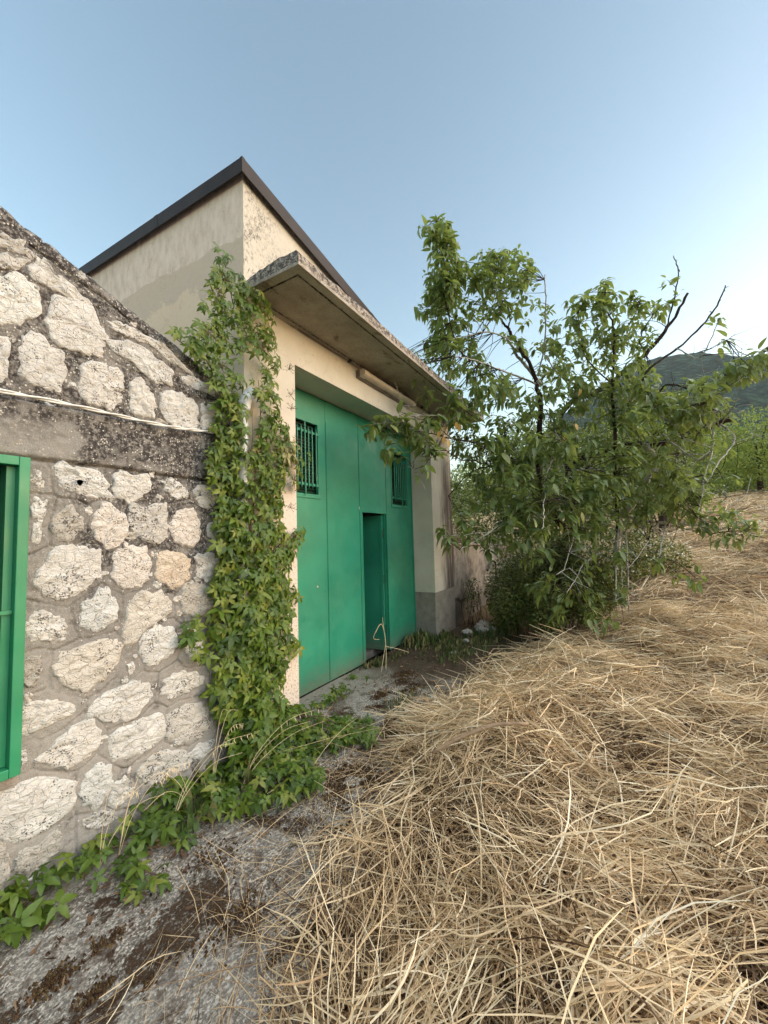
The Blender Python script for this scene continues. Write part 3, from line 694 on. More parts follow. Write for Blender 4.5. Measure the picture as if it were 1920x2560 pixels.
CLUSTERS = [(285,-69,517),(276,-62,491),(269,-69,566),(276,-52,574),(253,-83,562),(289,-73,582),(291,-69,495),(252,-66,542),(247,-67,512),(267,-80,548),(271,-85,533),(254,-73,502),(260,-84,486),(279,-81,553),(278,-48,520),(276,-58,542),(271,-46,518),(281,-55,536),(269,-58,491),(252,-66,547),(264,-50,582),(261,-75,539),(272,-72,499),(281,-63,599),(283,-75,490),(279,-64,586),(282,-53,556),(277,-64,544),(265,-71,557),(267,-77,532),(274,-81,492),(286,-77,511),(270,-76,504),(273,-80,560),(270,-82,509),(276,-70,569),(276,-63,505),(282,-81,557),(272,-79,496),(287,-79,500),(258,-74,524),(280,-81,487),(284,-73,518),(265,-51,508),(278,-75,549),(286,-77,527),(254,-51,573),(279,-75,573),(252,-75,553),(244,-64,556),(272,-67,553),(285,-69,578),(286,-74,507),(326,-155,504),(346,-117,567),(355,-61,528),(388,-142,539),(318,-126,511),(379,-103,528),(286,-84,445),(308,-34,514),(331,-30,519),(303,-85,510),(310,-65,452),(379,-105,570),(320,-101,516),(287,-75,499),(329,-120,510),(338,-52,474),(291,-47,447),(355,-111,524),(315,-119,466),(359,-138,540),(321,-73,542),(349,-88,545),(343,-49,542),(330,-162,483),(365,-139,526),(352,-128,496),(362,-162,521),(348,-156,539),(389,-146,586),(335,-131,511),(306,-42,521),(307,-106,517),(310,-117,456),(334,-46,489),(343,-41,519),(335,-136,547),(379,-162,562),(312,-126,548),(318,-69,502),(337,-170,505),(361,-128,564),(322,-110,488),(357,-102,558),(314,-108,545),(300,-84,471),(321,-136,475),(318,-132,543),(371,-106,567),(354,-89,552),(262,-38,468),(319,-36,468),(371,-147,565),(308,-81,539),(335,-118,527),(314,-35,482),(390,-139,539),(342,-98,506),(323,-141,505),(296,-104,459),(342,-117,521),(300,-86,453),(277,-70,494),(407,-158,551),(350,-125,491),(362,-121,549),(329,-140,538),(301,-74,508),(330,-137,471),(345,-45,515),(384,-111,547),(323,-147,501),(304,-110,512),(291,-95,515),(299,-51,510),(321,-109,555),(330,-25,532),(343,-102,519),(341,-72,510),(366,-162,534),(331,-154,526),(306,-119,522),(326,-136,552),(285,-76,510),(345,-81,551),(356,-118,485),(343,-83,482),(376,-124,559),(298,-66,484),(301,-27,487),(337,-118,543),(285,-89,510),(355,-134,565),(302,-47,488),(366,-162,514),(364,-77,501),(365,-109,581),(371,-102,535),(307,-88,538),(298,-55,501),(344,-140,537),(340,-46,470),(358,-151,493),(304,-41,475),(329,-23,508),(296,-54,471),(337,-116,471),(332,-115,547),(315,-70,529),(390,-121,551),(356,-125,494),(368,-142,535),(334,-128,500),(341,-68,518),(386,-124,560),(284,-73,469),(394,-127,513),(375,-145,488),(337,-42,534),(317,-53,459),(369,-122,517),(304,-82,455),(325,-38,512),(329,-85,526),(352,-163,525),(308,-35,514),(359,-107,505),(351,-136,567),(331,-63,478),(387,-162,557),(333,-155,496),(363,-113,578),(397,-136,506),(350,-84,504),(308,-113,510),(374,-74,420),(333,-118,348),(273,-1,386),(346,-109,327),(341,-11,405),(335,-124,366),(323,-74,445),(232,-14,395),(405,-50,436),(333,35,435),(281,-55,436),(333,-55,408),(297,-72,429),(388,-147,363),(324,41,427),(389,-28,403),(280,-110,344),(377,-25,357),(457,-144,374),(321,-52,420),(259,-45,348),(239,-30,370),(382,-15,357),(391,-117,331),(352,33,460),(268,-20,387),(318,-42,408),(308,-87,315),(349,-75,426),(261,-84,335),(381,-48,393),(263,11,398),(395,-29,395),(353,-26,401),(467,-127,350),(374,-2,470),(321,33,416),(402,-48,435),(361,-4,406),(294,4,413),(334,-80,426),(384,-9,476),(349,-2,443),(355,-128,365),(312,-100,407),(285,-127,351),(268,-83,317),(377,-72,459),(306,-96,358),(391,-33,394),(294,-104,324),(428,-96,412),(288,-74,416),(306,-43,443),(300,-99,351),(322,18,406),(392,-30,407),(294,2,424),(350,-64,339),(397,-82,420),(271,-1,415),(421,-66,398),(334,-27,456),(301,-142,350),(315,-97,346),(265,-70,386),(263,-68,319),(376,-1,469),(371,-114,336),(254,-9,386),(312,-26,446),(380,-142,326),(305,-83,384),(328,-51,432),(326,-93,325),(312,-134,362),(394,-35,426),(311,-87,376),(350,-50,362),(321,17,448),(384,-32,396),(243,-46,380),(345,-80,371),(344,-137,321),(283,-1,398),(390,-80,368),(405,-79,423),(390,-87,428),(355,-56,369),(423,-103,370),(287,-77,419),(347,-156,327),(354,-127,362),(315,-102,410),(347,-76,358),(362,-39,434),(360,-23,394),(265,-75,341),(283,6,395),(390,-112,359),(408,-117,386),(298,-144,344),(332,-141,309),(232,-12,387),(278,-58,425),(388,-19,471),(334,-144,347),(311,-50,392),(424,-98,383),(415,-79,374),(370,-141,344),(414,-75,391),(310,-116,377),(342,-22,439),(321,-73,338),(287,-52,423),(252,-79,406),(395,-52,344),(345,-81,354),(327,-76,429),(291,-64,333),(379,-73,463),(377,-27,441),(493,-306,501),(409,-251,458),(384,-220,454),(442,-286,491),(448,-231,519),(478,-253,544),(427,-225,439),(397,-213,486),(464,-308,457),(458,-254,420),(456,-246,450),(401,-241,459),(438,-223,492),(449,-273,509),(450,-183,449),(475,-279,505),(504,-290,481),(520,-316,463),(393,-225,432),(516,-325,497),(489,-233,436),(435,-189,443),(410,-250,481),(449,-241,508),(438,-244,449),(453,-306,431),(449,-255,455),(439,-224,496),(373,-199,389),(449,-257,500),(375,-212,452),(416,-199,437),(515,-295,450),(460,-266,486),(387,-217,455),(474,-250,428),(445,-272,486),(466,-222,464),(439,-303,476),(398,-225,490),(442,-281,444),(482,-270,447),(462,-250,419),(468,-297,486),(432,-256,410),(470,-265,458),(425,-226,497),(421,-270,429),(412,-246,444),(365,-189,389),(399,-256,471),(418,-285,426),(458,-209,520),(439,-248,500),(461,-256,526),(474,-293,470),(432,-255,436),(478,-288,490),(504,-275,460),(491,-290,444),(434,-208,457),(380,-182,421),(470,-254,474),(520,-304,491),(492,-245,480),(477,-222,457),(423,-181,436),(491,-260,440),(508,-275,457),(501,-302,502),(466,-260,449),(455,-253,447),(385,-227,446),(398,-201,399),(404,-220,413),(506,-285,474),(420,-253,479),(475,-220,448),(412,-233,492),(421,-276,451),(413,-261,481),(448,-243,431),(532,-325,513),(504,-292,445),(436,-243,462),(472,-253,508),(384,-215,459),(478,-276,471),(451,-284,456),(412,-231,495),(481,-257,527),(407,-256,393),(498,-335,343),(495,-295,419),(475,-322,337),(460,-203,427),(523,-182,400),(601,-351,381),(617,-345,389),(535,-213,327),(458,-337,313),(541,-204,370),(409,-228,367),(433,-200,359),(545,-202,407),(591,-279,354),(482,-167,426),(519,-310,349),(458,-301,356),(369,-206,386),(430,-227,366),(460,-311,347),(384,-167,359),(468,-286,372),(468,-214,354),(486,-253,342),(565,-285,370),(500,-304,400),(465,-295,372),(500,-294,380),(613,-310,435),(478,-186,367),(488,-207,322),(583,-310,436),(510,-208,366),(436,-222,388),(547,-358,341),(454,-268,334),(450,-167,427),(606,-285,342),(485,-257,375),(491,-227,337),(506,-261,336),(427,-273,335),(419,-179,332),(492,-170,340),(449,-308,357),(557,-318,414),(415,-294,362),(522,-275,332),(537,-309,378),(474,-216,407),(535,-281,375),(461,-283,364),(421,-291,352),(483,-184,399),(574,-294,385),(516,-219,403),(592,-301,399),(461,-188,330),(611,-297,373),(400,-226,359),(582,-305,447),(527,-175,441),(463,-255,326),(548,-196,416),(525,-181,333),(559,-301,411),(485,-336,337),(442,-277,391),(407,-283,388),(473,-232,399),(469,-161,372),(474,-217,359),(557,-321,362),(422,-266,306),(505,-164,337),(547,-279,328),(524,-232,437),(472,-299,356),(470,-225,309),(434,-192,333),(445,-250,331),(447,-277,386),(574,-269,400),(405,-182,305),(435,-227,406),(501,-301,402),(418,-190,391),(455,-183,347),(397,-217,376),(366,-183,352),(546,-265,417),(547,-199,342),(626,-360,390),(441,-249,348),(601,-320,406),(423,-295,347),(438,-209,371),(577,-247,335),(537,-298,346),(571,-248,393),(461,-266,343),(601,-298,393),(495,-159,412),(419,-269,372),(392,-210,392),(453,-306,382),(570,-289,438),(474,-300,324),(460,-242,376),(606,-354,390),(448,-285,399),(450,-270,316),(452,-205,382),(505,-236,316),(464,-210,389),(369,-193,356),(593,-292,335),(515,-279,385),(505,-272,412),(478,-259,403),(500,-325,337),(469,-199,354),(448,-215,367),(484,-280,311),(529,-265,368),(536,-198,430),(404,-184,333),(440,-255,358),(474,-155,434),(526,-230,427),(617,-310,409),(538,-276,322),(482,-174,390),(534,-177,459),(455,-335,322),(516,-315,334),(420,-259,397),(641,-365,358),(478,-181,434),(431,-242,356),(572,-315,339),(463,-242,362),(480,-251,388),(505,-171,364),(558,-217,336),(417,-166,347),(557,-249,381),(441,-202,325),(467,-185,333),(458,-195,317),(479,-219,365),(552,-206,390),(552,-304,408),(539,-285,394),(456,-229,326),(436,-307,259),(496,-140,323),(339,-154,234),(320,-128,249),(346,-97,224),(545,-265,287),(409,-151,182),(540,-267,201),(419,-285,252),(332,-171,166),(398,-137,273),(414,-151,206),(450,-253,234),(428,-58,308),(513,-201,204),(443,-98,316),(486,-309,266),(485,-284,271),(328,-122,245),(622,-356,233),(553,-195,255),(449,-64,307),(586,-229,200),(567,-298,226),(419,-220,280),(420,-330,221),(468,-247,240),(477,-247,221),(563,-300,205),(348,-116,240),(472,-98,197),(434,-86,226),(355,-167,219),(552,-255,197),(354,-229,217),(319,-146,245),(534,-266,234),(508,-324,214),(534,-152,167),(525,-254,273),(424,-126,205),(556,-297,281),(349,-87,234),(352,-205,260),(369,-193,272),(318,-168,282),(436,-325,239),(344,-191,229),(488,-123,215),(480,-77,276),(362,-156,294),(564,-332,269),(464,-339,211),(444,-201,270),(523,-238,163),(459,-205,191),(349,-113,213),(394,-112,263),(450,-21,287),(445,-210,262),(470,-270,237),(509,-233,285),(407,-182,206),(475,-254,289),(433,-67,261),(319,-125,285),(501,-134,323),(414,-107,292),(482,-231,237),(531,-203,196),(410,-314,249),(537,-251,251),(567,-317,203),(452,-143,209),(382,-201,229),(576,-320,249),(541,-320,237),(510,-190,298),(341,-76,251),(422,-113,200),(490,-157,230),(413,-187,289),(504,-222,165),(512,-174,251),(423,-277,246),(442,-281,264),(437,-115,217),(535,-348,222),(436,-231,161),(290,-118,285),(574,-286,264),(365,-152,273),(330,-62,280),(550,-179,250),(454,-56,326),(372,-142,233),(444,-159,211),(319,-150,246),(413,-173,188),(491,-193,306),(496,-172,271),(441,-137,321),(428,-150,180),(387,-183,293),(510,-229,173),(343,-72,267),(443,-37,337),(333,-111,267),(386,-115,320),(513,-202,316),(506,-217,310),(372,-143,178),(438,-281,233),(375,-208,242),(508,-218,241),(360,-161,218),(519,-212,296),(306,-125,262),(358,-148,230),(394,-149,286),(620,-324,203),(462,-222,268),(593,-319,220),(343,-148,225),(458,-339,227),(566,-245,228),(431,-144,283),(393,-106,212),(325,-125,290),(539,-224,174),(595,-327,234),(504,-137,280),(422,-121,226),(340,-186,174),(611,-347,213),(515,-180,236),(449,-105,308),(420,-222,235),(587,-327,284),(533,-169,323),(289,-117,287),(348,-134,204),(345,-202,264),(406,-253,258),(408,-186,205),(477,-228,295),(531,-345,224),(452,-167,203),(470,-274,246),(457,-280,285),(475,-107,309),(324,-157,198),(596,-354,249),(414,-302,257),(489,-156,202),(448,-37,292),(486,-126,331),(563,-315,253),(431,-281,181),(484,-299,232),(608,-313,248),(436,-319,227),(435,-246,293),(499,-227,245),(383,-144,169),(527,-137,208),(530,-200,197),(510,-127,234),(428,-25,327),(532,-226,264),(408,-193,294),(504,-290,216),(426,-50,295),(510,-344,204),(521,-286,213),(519,-300,231),(328,-139,193),(345,-115,243),(384,-203,216),(387,-219,163),(317,-132,277),(448,-308,219),(528,-250,215),(427,-116,308),(464,-127,232),(553,-229,283),(397,-117,311),(379,-192,224),(509,-343,229),(311,-144,238),(469,-232,162),(538,-347,244),(437,-243,287),(480,-168,270),(543,-239,214),(438,-316,332),(408,-327,306),(422,-342,316),(421,-334,316),(432,-356,305),(480,-348,325),(480,-348,323),(466,-360,313),(409,-334,312),(465,-335,331),(462,-332,318),(462,-358,335),(411,-330,311),(452,-321,339),(460,-355,328),(424,-330,316),(449,-334,318),(421,-338,298),(393,-423,359),(433,-445,375),(442,-407,354),(339,-336,317),(404,-367,347),(448,-435,386),(475,-457,374),(385,-380,347),(495,-461,394),(433,-413,350),(485,-463,384),(394,-398,357),(415,-386,347),(388,-371,342),(498,-460,391),(441,-439,378),(449,-420,371),(445,-384,345),(463,-406,355),(426,-369,333),(386,-393,337),(453,-442,366),(446,-426,370),(364,-353,311),(372,-355,334),(432,-358,344),(464,-456,373),(408,-395,355),(384,-401,353),(433,-384,349),(423,-408,346),(449,-449,365),(393,-388,343),(399,-385,350),(379,-361,323),(394,-397,344),(465,-438,386),(391,-405,360),(407,-441,377),(383,-392,344),(441,-370,337),(351,-348,325),(454,-385,354),(479,-427,377),(465,-405,166),(455,-387,153),(463,-384,143),(490,-400,166),(484,-406,156),(424,-366,175),(442,-358,148),(474,-381,182),(459,-358,164),(446,-358,177),(478,-398,161),(473,-386,170),(447,-382,178),(457,-375,154),(463,-374,179),(450,-354,161),(454,-355,158),(488,-398,168),(358,-173,232),(360,-140,195),(365,-163,190),(447,-229,173),(415,-231,234),(389,-229,223),(343,-212,213),(408,-172,209),(337,-210,185),(392,-233,167),(454,-219,240),(354,-198,200),(360,-195,195),(453,-230,189),(355,-224,205),(345,-180,158),(345,-203,165),(370,-138,192),(389,-135,171),(451,-216,226),(404,-209,162),(395,-217,159),(385,-251,173),(410,-166,244),(395,-141,171),(366,-248,228),(449,-253,232),(405,-191,164),(425,-268,179),(388,-136,166),(339,-160,182),(337,-203,223),(417,-197,180),(446,-238,223),(349,-239,224),(471,-262,230),(431,-265,204),(398,-143,243),(364,-224,215),(334,-151,176),(338,-147,171),(352,-162,193),(400,-208,202),(428,-166,203),(365,-167,206),(404,-197,214),(419,-264,226),(408,-231,209),(355,-237,213),(400,-221,155),(450,-263,196),(425,-224,174),(377,-229,178),(424,-255,187),(370,-224,209),(406,-261,220),(350,-219,195),(333,-178,174),(327,-208,268),(337,-204,275),(470,-204,199),(337,-182,234),(396,-145,282),(432,-314,239),(510,-291,267),(406,-121,208),(382,-149,277),(306,-159,218),(441,-265,265),(405,-274,268),(499,-271,224),(372,-159,201),(357,-159,276),(385,-159,297),(456,-322,245),(318,-119,254),(504,-299,211),(403,-87,287),(358,-160,231),(461,-267,259),(390,-109,219),(445,-232,215),(489,-287,198),(397,-320,208),(496,-276,288),(407,-272,264),(442,-260,227),(518,-319,265),(384,-189,268),(318,-183,217),(304,-157,273),(406,-142,244),(376,-167,201),(407,-149,287),(414,-231,192),(513,-292,286),(387,-60,292),(455,-173,216),(394,-217,196),(458,-255,276),(349,-146,291),(279,-142,232),(362,-190,267),(414,-238,214),(399,-185,267),(376,-277,255),(473,-270,270),(380,-226,278),(529,-325,245),(431,-127,200),(366,-259,213),(425,-314,208),(474,-236,248),(448,-236,254),(424,-288,221),(362,-255,224),(357,-140,280),(443,-235,284),(503,-279,249),(521,-337,229),(371,-105,221),(396,-279,237),(398,-170,282),(475,-260,231),(403,-134,237),(384,-247,267),(389,-147,267),(440,-163,286),(402,-228,196),(384,-79,303),(325,-64,293),(355,-185,285),(391,-235,271),(408,-119,251),(464,-230,217),(352,-49,298),(566,-344,316),(533,-301,301),(509,-295,207),(508,-316,197),(562,-404,339),(496,-358,277),(513,-311,310),(631,-424,239),(420,-275,206),(487,-374,278),(456,-379,332),(592,-337,194),(531,-335,305),(553,-324,319),(543,-389,342),(394,-263,274),(591,-370,325),(548,-348,372),(536,-323,280),(430,-314,268),(487,-312,383),(483,-335,345),(624,-414,345),(499,-368,277),(580,-372,214),(464,-319,199),(469,-354,238),(472,-327,309),(474,-363,297),(517,-323,237),(550,-400,275),(476,-358,248),(513,-345,295),(526,-337,287),(566,-319,388),(585,-390,347),(499,-378,315),(564,-296,198),(453,-342,176),(481,-334,178),(456,-339,184),(603,-400,274),(465,-352,308),(490,-289,385),(445,-282,211),(566,-363,370),(487,-352,370),(463,-358,329),(435,-271,365),(526,-379,194),(614,-384,217),(547,-294,249),(560,-390,225),(479,-258,279),(511,-329,372),(440,-300,339),(507,-302,376),(469,-357,290),(477,-348,207),(577,-337,315),(546,-335,236),(483,-303,295),(439,-310,340),(492,-308,228),(432,-325,288),(577,-353,358),(575,-369,347),(557,-354,260),(589,-388,364),(575,-379,230),(525,-291,180),(514,-399,325),(490,-367,354),(562,-316,282),(483,-355,194),(500,-392,337),(443,-353,322),(520,-365,375),(496,-392,293),(469,-325,228),(464,-341,216),(438,-281,324),(477,-308,228),(603,-385,258),(502,-342,178),(464,-342,340),(563,-314,211),(477,-329,313),(595,-359,309),(537,-371,319),(460,-320,181),(518,-385,329),(437,-267,337),(430,-294,249),(497,-306,278),(476,-350,348),(533,-293,400),(528,-166,255),(380,-167,264),(431,-47,220),(435,-104,247),(414,-68,309),(463,-44,211),(390,-137,334),(407,-124,278),(356,-45,292),(432,-57,234),(432,-59,255),(385,-128,253),(395,-75,311),(337,-116,316),(344,-75,329),(389,-32,340),(436,-140,344),(463,-119,221),(374,-160,342),(471,-135,287),(475,-131,210),(442,-84,180),(394,-106,195),(481,-63,261),(327,-83,302),(426,-130,274),(417,-85,303),(333,-75,265),(404,-112,268),(363,-88,200),(402,-110,164),(412,-93,229),(401,-150,179),(410,-109,274),(390,-138,328),(366,-79,279),(423,-66,170),(419,-80,369),(352,-136,242),(440,-116,203),(411,-137,297),(438,-57,215),(387,-120,261),(470,-109,325),(497,-170,253),(340,-114,182),(353,-94,220),(403,-27,319),(473,-107,188),(384,-136,263),(368,-82,251),(453,-137,331),(454,-44,236),(523,-156,300),(352,-66,288),(381,-102,363),(419,-120,212),(497,-162,232),(490,-153,310),(441,-101,325),(466,-138,382),(383,-106,231),(371,-74,232),(434,-19,336),(436,-146,352),(630,-286,381),(687,-375,251),(583,-235,359),(587,-338,224),(559,-303,349),(531,-156,223),(598,-223,357),(618,-317,231),(497,-203,307),(615,-306,263),(645,-354,383),(536,-160,359),(548,-252,195),(531,-223,316),(588,-300,327),(588,-292,288),(519,-245,360),(574,-309,325),(560,-178,263),(580,-288,405),(592,-239,380),(567,-226,205),(491,-190,197),(506,-222,315),(653,-295,351),(560,-175,254),(595,-186,347),(667,-368,326),(636,-367,246),(665,-364,269),(490,-168,393),(552,-220,265),(628,-254,340),(583,-275,180),(524,-170,407),(582,-222,282),(582,-237,265),(551,-271,279),(600,-193,254),(510,-165,403),(487,-189,257),(614,-363,317),(533,-223,382),(609,-242,209),(574,-271,382),(588,-192,310),(530,-180,284),(616,-247,414),(681,-362,369),(551,-239,199),(518,-229,394),(615,-206,212),(495,-208,372),(524,-167,341),(632,-287,286),(597,-237,207),(565,-286,383),(595,-192,201),(406,-199,418),(385,-113,498),(445,-144,506),(451,-213,455),(484,-198,426),(431,-133,461),(463,-186,452),(435,-139,458),(458,-154,467),(427,-187,452),(446,-111,494),(446,-171,466),(382,-142,449),(462,-171,468),(501,-202,493),(398,-184,449),(397,-191,459),(396,-174,478),(332,-103,158),(316,-129,204),(387,-123,167),(311,-135,181),(348,-59,183),(422,-130,173),(294,-112,155),(388,-92,155),(317,-152,192),(343,-114,173),(363,-55,156),(314,-105,141),(372,-66,250),(337,-80,173),(306,-117,210),(348,-133,191),(379,-99,246),(312,-93,206),(358,-114,147),(375,-135,197),(363,-132,209),(394,-72,250),(310,-144,150),(312,-152,196),(402,-120,250),(343,-50,237),(312,-120,158),(393,-93,141),(433,-252,69),(387,-206,101),(383,-251,136),(372,-253,130),(346,-157,156),(393,-213,78),(364,-207,147),(391,-202,79),(357,-222,81),(349,-170,136),(333,-179,57),(322,-151,155),(376,-189,98),(349,-173,106),(379,-157,89),(322,-173,142),(424,-225,144),(362,-165,105),(372,-216,61),(429,-219,64),(372,-252,89),(429,-238,142),(356,-148,86),(309,-162,138),(363,-217,57),(352,-181,82),(404,-239,108),(418,-210,110),(407,-251,123),(358,-223,132),(398,-191,85),(379,-212,99),(359,-139,122),(521,-337,229),(465,-338,210),(427,-305,205),(495,-295,197),(430,-283,220),(472,-343,203),(490,-329,192),(487,-326,189),(520,-335,210),(509,-357,200),(477,-308,213),(497,-343,199),(507,-345,212),(515,-345,207),(449,-332,191),(499,-322,198),(419,-292,194),(486,-317,228),(447,-327,220),(467,-306,214),(433,-322,209),(427,-280,186),(420,-289,199),(452,-297,199),(433,-283,196),(489,-294,219),(467,-297,210),(506,-323,183),(290,-172,161),(288,-170,163),(300,-133,182),(294,-141,177),(278,-92,163),(269,-81,186),(255,-71,156),(240,-67,167),(266,-91,156),(327,-168,100),(323,-160,90),(334,-177,72),(341,-188,74),(354,-226,44),(361,-239,49),(348,-218,52),(385,-291,119),(376,-294,118),(373,-327,102),(389,-333,96),(427,-365,147),(158,-22,283),(171,-27,296),(176,-34,288),(193,-44,290),(201,-55,281),(194,-43,277),(180,-37,256),(175,-29,261),(210,-68,260),(212,-73,264),(198,-65,239),(216,-64,298),(221,-73,302),(207,-65,272),(190,-40,300),(202,-57,272),(463,-387,441),(429,-259,519),(485,-337,526),(484,-331,497),(470,-324,479),(496,-352,505),(456,-390,407),(421,-184,501),(410,-165,508),(437,-290,495),(440,-294,489),(414,-317,100)]
CREEPER_OUTLINE = [(-30, 369), (-47, 327), (-46, 312), (-56, 293), (-47, 283), (-38, 269), (-35, 253), (-41, 221), (-39, 193), (-36, 174), (-32, 147), (-35, 130), (-39, 110), (-36, 83), (-39, 58), (-28, 30), (-19, 7), (32, -17), (39, 2), (26, 29), (35, 61), (36, 90), (41, 115), (32, 130), (41, 145), (42, 162), (26, 179), (33, 200), (31, 216), (38, 249), (36, 262), (25, 276), (23, 293), (28, 312), (23, 328), (24, 352), (6, 364), (-14, 359)]
GROUND_A = [(13, 13), (51, 16), (61, -21), (83, -47), (75, -71), (53, -79), (27, -64), (13, -61), (2, -49), (-8, -20)]
GROUND_B = [(-15, 5), (13, -61), (-8, -78), (-23, -72), (-34, -63), (-43, -53), (-47, -21), (-44, -1)]
GROUND_C = [(-49, 18), (-40, -19), (-48, -51), (-68, -54), (-84, -41), (-89, -15), (-75, 8)]
GROUND_D = [(-100, 20), (-82, -1), (-84, -41), (-94, -63), (-107, -52), (-114, -30), (-110, 1)]
GROUND_E = [(-133, 15), (-120, 10), (-107, 3), (-118, -28), (-134, -33), (-145, -28), (-150, -19), (-142, 13)]
M = dict(
    stone=mat_limestone(), mortar=mat_mortar(), plaster=mat_plaster(), render=mat_render_grey(),
    canopy=mat_concrete('canopy_concrete', (.36, .31, .25), (.50, .445, .37), .9),
    lip=mat_concrete('canopy_lip_concrete', (.40, .35, .29), (.54, .485, .41), .35, .3),
    lowwall=mat_concrete('stained_render', (.20, .17, .14), (.40, .345, .29), .0, 0),
    roofc=mat_concrete('roof_concrete', (.13, .12, .11), (.22, .2, .18)),
    fascia=mat_plain('dark_metal_fascia', (.036, .027, .024), .55, 0.0, .15, 6, .05, .14),
    green=mat_paint('green_door_paint', (.018, .21, .128)),
    greenf=mat_paint('green_frame_paint', (.020, .205, .095), .38),
    greend=mat_paint('dark_green_paint', (.004, .048, .025), .5),
    black=mat_plain('black_rubber_and_vent_shade', (.012, .012, .012), .5),
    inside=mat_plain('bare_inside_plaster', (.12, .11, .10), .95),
    lamp=mat_plain('yellowed_plastic', (.50, .44, .36), .4, 0, .1, 8, .05),
    lampd=mat_plain('grey_tray', (.16, .13, .11), .5),
    cable=mat_plain('white_cable', (.62, .60, .56), .55, 0, .15, 30, .1),
    pvc=mat_plain('grey_white_pipe', (.50, .52, .53), .5, 0, .15, 14, .1),
    wood=mat_bark('weathered_timber_and_hole_shade', (.05, .035, .025), (.15, .12, .09)),
    bark=mat_bark('dark_bark', (.045, .03, .022), (.13, .105, .085), .6),
    barkp=mat_bark('lichened_bark', (.12, .105, .085), (.48, .46, .41), .40),
    stem=mat_plain('brown_stem', (.10, .065, .04), .8),
    creeper=mat_leaf('creeper_leaf', [(0, (.035, .07, .009)), (.3, (.065, .12, .014)), (.6, (.09, .155, .018)), (.85, (.15, .20, .025)), (1, (.23, .25, .05))], .3, .45, (.28, .36, .03)),
    creeperp=mat_leaf('pale_creeper_leaf', [(0, (.22, .25, .08)), (.5, (.32, .32, .13)), (1, (.40, .36, .18))], .3, .5),
    tree=mat_leaf('tree_leaf', [(0, (.055, .09, .03)), (.3, (.095, .145, .044)), (.6, (.14, .20, .062)), (.88, (.20, .265, .088)), (1, (.28, .31, .12))], .40, .38, (.34, .42, .08)),
    yellow=mat_leaf('yellow_leaf', [(0, (.62, .36, .10)), (1, (.70, .46, .16))], .35, .5),
    shrub=mat_leaf('shrub_leaf', [(0, (.05, .075, .016)), (.4, (.09, .125, .025)), (.75, (.16, .185, .035)), (1, (.27, .25, .06))], .25, .5),
    far=mat_leaf('bright_tree_leaf', [(0, (.15, .21, .03)), (.5, (.22, .30, .045)), (1, (.33, .39, .075))], .35, .6),
    dead=mat_leaf('dead_leaf', [(0, (.07, .035, .018)), (.5, (.16, .085, .04)), (1, (.30, .20, .11))], .1, .8),
    flower=mat_leaf('white_blossom', [(0, (.62, .60, .50)), (1, (.78, .76, .68))], .3, .7),
    green_grass=mat_leaf('green_grass', [(0, (.045, .075, .02)), (.45, (.08, .12, .03)), (.7, (.20, .20, .07)), (1, (.36, .28, .14))], .25, .6),
    moss=mat_leaf('brown_moss', [(0, (.06, .028, .014)), (.5, (.11, .058, .026)), (1, (.19, .125, .045))], .05, .9),
    straw=mat_straw(), apron=mat_apron(), ground=mat_ground(), hill=mat_hill(),
)

# ------------------------------------------------------------------ terrain
HX = np.array([-9, -2.6, -1.5, -1.0, -.42, .08, .73, 1.48, 2.6, 3.58, 5.16, 7.9, 14.4, 23.5, 60])
HY = np.array([-1.75, -1.72, -1.62, -1.50, -1.32, -1.14, -1.02, -1.02, -1.18, -1.60, -2.1, -2.55, -3.3, -3.3, -3.3])
def hay_d(x, y):
    """metres inside the edge of the cut hay"""
    return np.interp(x, HX, HY) + .10 * vnoise(x * 2.3, y * 0 + 3.1) - y
def apron_z(x, y):
    x = np.asarray(x, float); y = np.asarray(y, float)
    return -.005 + .045 * np.clip(x, -1.6, 0) + .115 * np.exp(-((x - .42) / .30) ** 2 - ((y + .02) / .17) ** 2) + .004 * vnoise(x * 5, y * 5)
def rise(x, y):
    s = x - 5.2
    near = np.where(s > 0, .155 * (s - 1.0 * (1 - np.exp(-np.maximum(s, 0) / 1.0))), 0)
    far = np.where(s > 20, -.095 * (s - 20), 0)
    return near + far
def ground_z(x, y):
    x = np.asarray(x, float); y = np.asarray(y, float)
    d = hay_d(x, y)
    mound = .21 * sstep(-.1, 1.1, d) + .10 * sstep(-.1, .8, d) * fbm(x * 1.3, y * 1.3, 0, 3, 2) + .065 * sstep(.1, .6, d) * vnoise(x * 2.7, y * 2.7, 0, 6) + .03 * sstep(.1, .6, d) * vnoise(x * 6.5, y * 6.5, 0, 16)
    mound = mound + .0 * np.exp(-((x - 3.4) / 1.5) ** 2 - ((y + 2.5) / .75) ** 2) + .07 * np.exp(-((x - 1.0) / 1.0) ** 2 - ((y + 2.0) / .5) ** 2)
    z = -.035 + .045 * np.clip(x, -1.6, 0) + mound + rise(x, y) + .012 * vnoise(x * 3, y * 3, 0, 5)
    return z
xs = np.concatenate([-np.geomspace(4, 700, 26)[::-1] - 2, np.arange(-5.9, 10, .10), np.geomspace(10, 900, 60)])
ys = np.concatenate([-np.geomspace(5, 700, 46)[::-1], np.arange(-4.95, 1.6, .10), np.geomspace(1.65, 700, 36)])
gx, gy = np.meshgrid(xs, ys, indexing='ij')
gz = ground_z(gx, gy)
under = (gx > -5) & (gx < 4.6) & (gy > -.05)
gz = np.where(under, np.minimum(gz, -.22), gz)
g = link('ground', mesh_np('ground', np.stack([gx, gy, gz], -1).reshape(-1, 3), grid_faces(len(xs), len(ys)), True), M['ground'])
tag(g, 'dry sloping field under the cut hay', 'ground', kind='structure')

